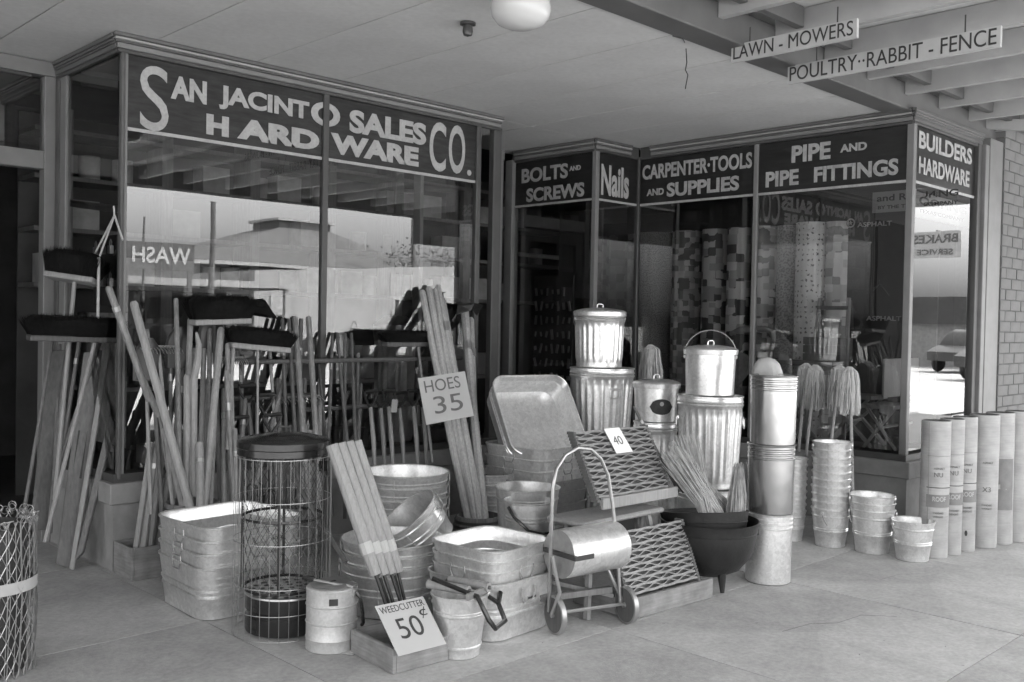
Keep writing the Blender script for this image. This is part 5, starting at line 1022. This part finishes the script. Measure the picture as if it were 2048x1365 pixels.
# D handled forks and spades
def dhandle(T, label, w_=0.11, ln=0.62, m=WOOD, lean=0.10):
    T = Vector(T); t = thing('garden_fork', label, 'garden fork', (T.x, T.y-lean, T.z-ln-0.25), group='D handled forks and spades on the rack')
    b = Vector((T.x, T.y-lean, T.z-ln-0.25)); u = T-b
    P(t, 'grip', MB().tube([u+Vector((-w_/2, 0, 0)), u+Vector((w_/2, 0, 0))], 0.013, 8), IRON)
    P(t, 'yoke', MB().tube([u+Vector((-w_/2, 0, 0.0)), u+Vector((-w_/2.3, 0, -0.04)), u+Vector((-0.02, 0, -0.09)), u+Vector((0, 0, -0.12))], 0.009, 6), IRON); P(t, 'yoke', MB().tube([u+Vector((w_/2, 0, 0.0)), u+Vector((w_/2.3, 0, -0.04)), u+Vector((0.02, 0, -0.09)), u+Vector((0, 0, -0.12))], 0.009, 6), IRON)
    d = (u-Vector((0, 0, 0.25))).normalized()
    P(t, 'shaft', MB().tube([u+Vector((0, 0, -0.11)), u*0.62, u*0.38], [0.014, 0.017, 0.013], 8), m); P(t, 'tang', MB().tube([u*0.4, u*0.2], 0.009, 6), IRON)
    tn = MB()
    for k_ in range(4): tn.tube([u*0.22, u*0.2+Vector(((k_-1.5)*0.035, -0.02, -0.02)), Vector(((k_-1.5)*0.04, 0, 0.0))], [0.006, 0.006, 0.003], 5)
    P(t, 'tines', tn, IRON)
for q, lb in zip([(4.008, 5.5, 1.036), (4.154, 5.58, 1.015), (4.165, 5.5, 1.034), (4.302, 5.55, 1.011), (4.39, 5.5, 1.025), (4.523, 5.56, 1.009)], ['first fork of the row, leftmost under the round cupboard reflection', 'second fork of the row behind the tall tub stack', 'third fork of the row behind the tall tub stack', 'fourth fork of the row behind the tall tub stack', 'fifth fork of the row beside the hoe bundle', 'sixth fork of the row, nearest the hoe bundle']): dhandle(q, lb)
for q, lb in zip([(3.063, 5.5, 1.107), (3.151, 5.45, 1.05), (3.177, 5.4, 0.926), (2.973, 5.45, 0.917)], ['dark handled fork behind the mesh basket lid, leftmost upper', 'dark handled fork with the highest D grip behind the lid', 'dark handled fork low behind the basket lid knob', 'dark handled fork low at the left of the basket lid']): dhandle(q, lb, 0.13, 0.5, WOODD)
t = thing('tool_rack', 'dark pipe rack with horizontal rails supporting the tools by the left window', 'tool rack', (2.6, 5.62, 0.60))
for z, x0, x1 in ((0.95, 0.5, 2.35), (0.72, 0.35, 1.0), (0.62, 0.9, 2.3)): P(t, 'rail', MB().tube([(x0, 0, z-0.30), (x1, 0, z-0.30)], 0.016, 8), WOODD)
for x in (0.5, 1.4, 2.3): P(t, 'rack_upright', MB().tube([(x, 0.03, -0.0), (x, 0.03, 0.7)], 0.014, 6), WOODD)
tag(P(None, 'price_tag', MB().box((4.139, 5.4, 0.936), (0.05, 0.004, 0.09), (0, 0.1, 0)), CARD, 0), 'white hanging price tag on the fork row', 'price tag')
# small dark stock on the left bay sill
for i, (px0, w_, h_) in enumerate([(2.75, 0.2, 0.12), (3.15, 0.26, 0.16), (3.7, 0.22, 0.2), (4.2, 0.3, 0.14)]):
    tag(P(None, 'stock_box', MB().bb(px0-w_/2, px0+w_/2, 6.0, 6.2, 0.576, 0.576+h_), INTD if i % 2 else CARDB, 0), ['small pale box on the window floor nearest the corner post', 'dark box second on the left window floor', 'pale box near the window post on the left window floor', 'dark box on the window floor behind the forks'][i], 'box')
# push brooms / brushes
def broom(c, L, Hh, W, rot, label, hT=None, hB=None, flare=0.25, n=420, strip=True, hr=0.013):
    t = thing('push_broom', label, 'push broom', tuple(c), rot, 'black bristle push brooms stood bristles up')
    P(t, 'block', MB().bb(-L/2*0.93, L/2*0.93, -W*0.35, W*0.35, -0.035, 0.0), WOOD if strip else WOODD, 0, bevel=0.006)
    def oval(a_, b_, z): return [(a_*math.copysign(abs(math.cos(2*PI*i/28))**0.62, math.cos(2*PI*i/28)), b_*math.copysign(abs(math.sin(2*PI*i/28))**0.8, math.sin(2*PI*i/28)), z+random.uniform(-.004, .004)) for i in range(28)]
    P(t, 'bristle_core', MB().loft([oval(L*0.44, W*0.33, 0), oval(L*0.49, W*0.48, Hh*0.4), oval(L*0.50, W*0.54, Hh*0.72), oval(L*0.44, W*0.40, Hh*0.90)], True, True), BRIST, 0)
    br = MB()
    for i in range(n*4):
        u = random.uniform(-1, 1); v = random.choice((-1, 1))*random.uniform(0.7, 1) if random.random() < 0.7 else random.uniform(-1, 1)
        p0 = Vector((u*L/2*0.9, v*W*0.33, 0)); q_ = math.sqrt(max(0.0, 1-abs(u)**2.2)); p1 = Vector((u*L/2*(1.0+flare*0.3)+random.uniform(-.014, .014), v*W*0.62, Hh*(0.72+0.3*q_)*random.uniform(0.88, 1.05)))
        d = Vector((0.004, 0.0, 0)); e = Vector((0, 0.004, 0)); br.add([p0-d, p0+d, p0+e, p1], [(0, 1, 3), (1, 2, 3), (2, 0, 3)])
    P(t, 'bristles', br, BRIST, 0, kind='stuff')
    if hT: 
        M_ = Matrix.Translation(Vector(c)) @ Euler(rot).to_matrix().to_4x4(); inv = M_.inverted()
        P(t, 'handle', MB().tube([inv @ Vector(hT), inv @ Vector(hB)], hr, 8), WOOD)
broom((2.203, 6.1, 1.771), 0.34, 0.16, 0.15, (0.25, -0.12, 2.25), 'black push broom tilted sideways high at the far left', (2.215, 6.1, 1.762), (2.075, 6.0, 0.427))
broom((2.188, 6.0, 1.407), 0.58, 0.13, 0.12, (0.05, 0.03, 0.0), 'wide black push broom standing level at the far left', (2.307, 6.0, 1.398), (1.937, 5.75, 0.237), strip=False)
broom((2.87, 5.5, 1.526), 0.40, 0.15, 0.14, (0.0, -0.04, 0.0), 'thick pale backed black push broom above the nail keg', (2.964, 5.5, 1.521), (2.818, 5.3, 0.744), n=600)
broom((3.111, 5.45, 1.366), 0.44, 0.115, 0.12, (0.0, 0.09, 0.0), 'black push broom sloping right below the thick one', (3.097, 5.45, 1.36), (3.074, 5.4, 0.775), hr=0.008)
broom((4.472, 5.6, 1.378), 0.60, 0.09, 0.12, (0.0, -0.0, 0.0), 'black push broom level behind the hoe bundle', (4.501, 5.6, 1.356), (4.498, 5.4, 0.507), hr=0.01, strip=False)
t = thing('feather_duster', 'dark duster lying behind the thick push broom', 'duster', (3.151, 5.62, 1.554)); P(t, 'head', MB().tube([(-0.02, 0, 0.05), (0.06, 0, 0.05), (0.12, 0, 0.01), (0.18, 0, -0.02)], [0.05, 0.06, 0.03, 0.004], 8), BRIST); P(t, 'stick', MB().tube([(-0.1, 0, 0.03), (0.0, 0, 0.05)], 0.008, 6), WOODD)
# ironing boards / planks and poles at the far left
def board(tl, tr, br, bl, th, label, m, patch=None):
    tl, tr, br, bl = map(Vector, (tl, tr, br, bl)); t = thing('ironing_board', label, 'ironing board', tuple((bl+br)/2), group='long boards leaning at the far left'); o = (bl+br)/2
    n_ = (br-bl).cross(tl-bl).normalized()*th
    if n_.y < 0: n_ = -n_
    P(t, 'plank', MB().hexa([bl-o, br-o, br-o+n_, bl-o+n_, tl-o, tr-o, tr-o+n_, tl-o+n_]), m, 0, bevel=0.004)
    if patch:
        f_ = lambda u, v: bl+(br-bl)*u+(tl-bl)*v+(tr-br-tl+bl)*u*v-o-n_.normalized()*0.003
        P(t, 'dark_label', MB().add([f_(0.25, 0.40), f_(0.75, 0.40), f_(0.75, 0.62), f_(0.25, 0.62)], [(0, 1, 2, 3)]), INK, 0)
board((2.329, 6.25, 1.297), (2.425, 6.2, 1.314), (2.188, 5.98, -0.008), (2.091, 6.02, 0.037), 0.02, 'mid grey board with a dark label panel, leaning by the bay', WOODM, True)
board((2.175, 6.4, 1.309), (2.255, 6.35, 1.31), (2.097, 6.1, 0.227), (1.975, 6.12, 0.241), 0.02, 'dark board with a label panel behind the first one', WOODD, True)
board((2.427, 6.15, 1.379), (2.446, 6.12, 1.367), (2.153, 5.9, 0.014), (2.131, 5.92, 0.02), 0.03, 'pale narrow edge board leaning before the bay corner', WOOD)
board((2.391, 6.0, 0.919), (2.42, 5.98, 0.872), (2.186, 5.86, 0.121), (2.151, 5.88, 0.078), 0.03, 'short pale board with rounded foot against the stone base', WOODM)
rows = (((2.199, 6.4, 1.419), (1.887, 5.963, 0.357), 0.012), ((2.258, 6.35, 1.262), (2.047, 6.022, 0.176), 0.014), ((2.322, 6.3, 1.4), (2.154, 6.189, 0.512), 0.014), ((2.236, 6.4, 1.34), (2.067, 6.039, 0.222), 0.012), ((2.424, 6.2, 1.403), (2.147, 6.2, 0.555), 0.013))
for (T, B, r), lb in zip(rows, ['leftmost thin pole slanting before the dark board', 'short topped pole between the dark board and the grey board', 'pole right of the high tilted broom handle', 'pole close behind the high tilted broom handle', 'rear pole behind the grey board with the label panel']): pole(T, B, r*0.9, lb, 'poles leaning at the far left', WOODM)
# hanging wire bracket by the side pane
tag(P(None, 'hanger_wires', MB().tube([(2.3, 5.731, 2.18), (2.3, 5.722, 2.121), (2.3, 6.011, 1.908)], 0.006, 5).tube([(2.3, 5.722, 2.121), (2.3, 5.933, 1.893)], 0.006, 5).tube([(2.3, 5.715, 2.121), (2.3, 5.596, 1.974)], 0.006, 5).tube([(2.3, 5.948, 1.885), (2.3, 5.954, 1.506)], 0.009, 6), ROPE), 'pale cord hung from a hook before the side pane', 'cord')
tag(P(None, 'side_rail', MB().tube([(2.5, 7.085, 2.321), (2.5, 6.095, 2.201)], 0.025, 6), WOODM), 'pale horizontal rail behind the side pane of the left bay', 'rail')
# poultry netting roll
nt_ = thing('netting_roll', 'upright roll of poultry netting cut by the left edge of the view', 'netting roll', (1.285, 4.51, 0.001))
nm = MB(); r0 = 0.19; Hn = 0.663
for fam in (1, -1):
    for i in range(30):
        pts = []
        for k_ in range(27):
            z = Hn*k_/26; a = 2*PI*i/30+fam*z*2.6; q = r0*(1+0.03*math.sin(9*a+z*14)); pts.append((q*math.cos(a), q*math.sin(a), z))
        nm.tube(pts, 0.0022, 3, cap=False)
for i in range(40):
    a = random.uniform(0, 2*PI); nm.tube([(r0*math.cos(a)*0.97, r0*math.sin(a)*0.97, 0), (r0*1.01*math.cos(a+.05), r0*1.01*math.sin(a+.05), Hn*0.5), (r0*math.cos(a), r0*math.sin(a), Hn)], 0.0022, 3, cap=False)
for k_ in range(60):
    a = random.uniform(0, 2*PI); ringh(nm, (r0*0.95*math.cos(a), r0*0.95*math.sin(a), Hn+random.uniform(-.02, .02)), 0.018, 0.002, (random.uniform(-1, 1), random.uniform(-1, 1), 0.4), 8)
P(nt_, 'netting', nm, LWIRE, kind='stuff'); P(nt_, 'inner_layers', MB().lathe([(r0*0.8, 0.01), (r0*0.8, Hn-0.03)], 24), DWIRE); P(nt_, 'label_band', MB().lathe([(r0*1.03, 0.36), (r0*1.035, 0.41)], 24), CARD)

lit = MB()
for i in range(90):
    x, y = random.uniform(1.5, 6.5), random.uniform(1.2, 4.6); a = random.uniform(0, PI); L_ = random.uniform(0.004, 0.014)
    lit.box((x, y, 0.002), (L_, L_*random.uniform(0.15, 0.6), 0.002), (0, 0, a))
tag(P(None, 'litter', lit, STRAW, 0), 'tiny chips and straws scattered over the sidewalk', 'litter', kind='stuff')
for (pts, lb) in (([(4.4, 2.5), (4.62, 2.47), (4.75, 2.38), (4.98, 2.36), (5.1, 2.22)], 0), ([(2.6, 2.9), (2.45, 3.0), (2.3, 3.3), (2.22, 3.36)], 0), ([(5.6, 2.75), (5.75, 2.62), (5.98, 2.6), (6.1, 2.52)], 0)):
    cr = MB().tube([(x, y, 0.0002) for x, y in pts], 0.0006, 4); P(sidewalk, 'crack', cr, MORT, 0)
# ---------------------------------------------------------------- across the street (seen mirrored in the panes)
WB = thing('white_building', 'low white plastered building across the street', 'building', (23.77, -19.0, -0.15))
a = Vector((23.803, -30.905, 0)); b = Vector((24.4, -13.4, 0))
def wall2(a, b, z0, z1, th):
    d = (b-a).normalized(); n_ = Vector((-d.y, d.x, 0))*th
    return MB().hexa([(a.x, a.y, z0), (b.x, b.y, z0), (b.x+n_.x, b.y+n_.y, z0), (a.x+n_.x, a.y+n_.y, z0), (a.x, a.y, z1), (b.x, b.y, z1), (b.x+n_.x, b.y+n_.y, z1), (a.x+n_.x, a.y+n_.y, z1)])
P(WB, 'wall', _shift(MB().hexa([(20.6, -25, 0), (38, -25, 0), (38, -32, 0), (20.6, -32, 0), (20.6, -25, 3.6), (38, -25, 4.75), (38, -32, 4.75), (20.6, -32, 3.6)]), (-23.77, 19.0, 0)), WHITEW, 0)
wn = P(WB, 'window', _shift(MB().bb(21.35, 22.3, -24.99, -24.95, 1.75, 2.6), (-23.77, 19.0, 0)), CARDB, 0); P(WB, 'door', _shift(MB().bb(27.8, 28.9, -24.99, -24.95, 0, 2.1), (-23.77, 19.0, 0)), CARDB, 0)
PB = thing('hip_roof_building', 'building with a broad pyramid roof and flat cupola across the street', 'building', (27, -36, -0.15))
hr_ = MB(); q0 = [(21.0, -31.5), (35.5, -31.5), (38, -46), (22, -46)]; q1 = [(29.2, -37.5), (32.6, -37.5), (32.6, -40.5), (29.2, -40.5)]
hr_.hexa([(x-27, y+36, 4.35) for x, y in q0]+[(x-27, y+36, 6.75) for x, y in q1])
P(PB, 'roof', hr_, ROOFM, 0); P(PB, 'cupola', MB().bb(2.2, 5.6, -4.5, -1.5, 6.75, 7.15), ROOFM, 0); P(PB, 'cupola_rim', MB().bb(2.0, 5.8, -4.7, -1.3, 7.15, 7.3), CARDB, 0)
P(PB, 'eave', MB().bb(-6.0, 8.6, -10.0, 4.55, 4.15, 4.33), CARDB, 0); P(PB, 'wall', MB().bb(-5.5, 8.2, -9, 3.0, 0, 4.14), CARDB, 0)
SB = thing('billboard', 'dark billboard with big letters across the street', 'billboard', (14.3, -20, -0.15))
P(SB, 'board', MB().bb(-1.4, 1.15, -0.15, 0.0, 3.2, 4.1), DARKM, 0)
P(SB, 'lettering', textmesh('WASH', -1.0, 1.0, 3.4, 3.95, 0.02, 0.02, fn=lambda u, v, d: (-u, 0.005+d, v)), LETT, 0)
for x in (-1.2, 1.0): P(SB, 'post', MB().bb(x-0.08, x+0.08, -0.1, 0.0, 0, 3.2), DARKM, 0)
SHD = thing('open_shed', 'long open shed with a pale roof edge across the street', 'shed', (14, -23, -0.15))
P(SHD, 'roof_edge', MB().bb(-6, 6.3, -4, 1.5, 2.75, 3.0), WHITEW, 0); P(SHD, 'back', MB().bb(-6, 6.3, -4.0, -3.8, 0, 2.75), DARKM, 0); P(SHD, 'ceiling', MB().bb(-5.9, 6.2, -3.7, 1.3, 2.7, 2.745), DARKM, 0)
for x in (-5.8, -2, 2, 6.1): P(SHD, 'post', MB().bb(x-0.08, x+0.08, 1.2, 1.4, 0, 2.75), WHITEW, 0)
def upole(x, y, h_, lb, r=0.12, arms=True):
    t = thing('utility_pole', lb, 'utility pole', (x, y, -0.2)); P(t, 'pole', MB().tube([(0, 0, 0), (0, 0, h_)], [r, r*0.7], 8), WOODD)
    if arms: P(t, 'crossarm', MB().bb(-0.6, 0.6, -0.05, 0.05, h_-0.5, h_-0.4), WOODD, 0)
upole(16.13, -20.0, 5.7, 'utility pole right of the billboard', 0.13, False); upole(33.0, -30, 9.0, 'tall utility pole behind the white building', 0.12); upole(24.28, -20.0, 3.6, 'short post carrying a notice board across the street', 0.09, False)
tag(P(None, 'notice_board', MB().bb(23.8, 24.75, -19.86, -19.82, 2.3, 3.35), CARDB, 0), 'grey notice board on a short post across the street', 'notice board')
upole(13.9, -20.5, 5.0, 'short pipe above the billboard', 0.05, False)
def tree(x, y, h_, lb, n=700):
    t = thing('tree', lb, 'tree', (x, y, -0.2)); P(t, 'trunk', MB().tube([(0, 0, 0), (0.1, 0, h_*0.4), (0, 0.1, h_*0.75)], [0.2, 0.14, 0.05], 8), WOODD); c = MB(); lm = MB()
    for i in range(9):
        a_ = 2*PI*i/9; q = Vector((math.cos(a_)*h_*0.32, math.sin(a_)*h_*0.32, h_*random.uniform(0.7, 0.98))); lm.tube([(0.05, 0, h_*0.4), q*0.6+Vector((0, 0, h_*0.2)), q], [0.07, 0.04, 0.015], 5)
        for k_ in range(n//9):
            p_ = q+Vector((random.gauss(0, h_*.1), random.gauss(0, h_*.1), random.gauss(0, h_*.08))); s_ = random.uniform(0.06, 0.14); u_ = Vector((random.uniform(-1, 1), random.uniform(-1, 1), random.uniform(-1, 1))).normalized()*s_; v_ = u_.orthogonal().normalized()*s_
            c.add([p_, p_+u_, p_+v_], [(0, 1, 2)])
    P(t, 'limbs', lm, WOODD); P(t, 'crown', c, LEAF, 0)
tree(34.5, -30.5, 5.6, 'bare looking tree left of the pyramid roof building'); tree(38.5, -31, 6.2, 'larger tree at the end of the white building'); tree(44, -30, 6.5, 'tree far down the street')
# parked cars and shed down the street (mirrored in the narrow front pane)
def car(x, y, rz, lb, m):
    t = thing('parked_car', lb, 'car', (x, y, -0.15), (0, 0, rz), 'cars parked down the street')
    prof = [(-2.1, 0.45), (-2.15, 0.8), (-1.7, 0.98), (-1.3, 1.05), (-0.95, 1.55), (-0.5, 1.68), (0.5, 1.66), (0.85, 1.5), (1.15, 1.08), (1.9, 1.0), (2.15, 0.75), (2.2, 0.45)]
    L = [(px_, -0.72 if z < 1.2 else -0.6, z) for px_, z in prof]; Rr = [(px_, 0.72 if z < 1.2 else 0.6, z) for px_, z in prof]; n_ = len(prof)
    P(t, 'body', MB().add(L+Rr, [tuple(range(n_)), tuple(range(2*n_-1, n_-1, -1))]+[(i, i+n_, (i+1) % n_+n_, (i+1) % n_) for i in range(n_)]), m, 40)
    for s_ in (-1, 1):
        P(t, 'window', MB().box((0, s_*0.668, 1.33), (1.3, 0.02, 0.34)), BLACK, 0); P(t, 'fender', MB().lathe([(0.36, -0.12), (0.42, -0.1), (0.42, 0.1), (0.36, 0.12)], 16, axis='Y', c=(1.4, s_*0.72, 0.42), a0=-PI/2, a1=PI/2), m)
        for xx in (-1.35, 1.4): P(t, 'wheel', MB().lathe([(0, -0.09), (0.33, -0.09), (0.36, 0), (0.33, 0.09), (0, 0.09)], 20, axis='Y', c=(xx, s_*0.74, 0.36)), RUB)
        P(t, 'headlight', MB().lathe([(0, 0.0), (0.1, 0.02), (0.1, -0.1), (0, -0.2)], 12, axis='X', c=(2.05, s_*0.5, 0.95)), LWIRE)
car(34.5, -5.0, 0.25, 'grey sedan parked down the street', CARM); car(39.5, -8.0, 0.2, 'dark sedan parked beyond the grey one', CARM); car(44, -4.6, 0.2, 'dark sedan at the kerb farthest down the street', CARM)
t = thing('street_shed', 'low dark roofed shed at the end of the street', 'shed', (44, -12, -0.15)); P(t, 'roof', MB().bb(-1, 6, -14, 12, 1.9, 3.1), DARKM, 0); P(t, 'wall', MB().bb(-0.5, 6, -13, 11, 0, 1.9), CARDB, 0)
t = thing('brake_sign', 'white brake service sign on a wall down the street', 'sign', (27, -5.0, -0.15)); 
SW = (33.261, -7.162, 4.6)
t.location = (SW[0], SW[1], 0)
P(t, 'panel', MB().bb(-0.05, 0.0, -0.85, 0.85, 3.95, 4.85), CARD, 0); P(t, 'lettering', textmesh('BRAKES', -0.75, 0.75, 4.45, 4.75, 0.02, 0.01, fn=lambda u, v, d: (-0.055-d, -u, v)), INKL, 0); P(t, 'lettering', textmesh('SERVICE', -0.6, 0.6, 4.05, 4.25, 0.02, 0.01, fn=lambda u, v, d: (-0.055-d, -u, v)), INKL, 0); P(t, 'bracket', MB().bb(0.0, 1.2, -0.03, 0.03, 4.86, 4.9), WOODD, 0)
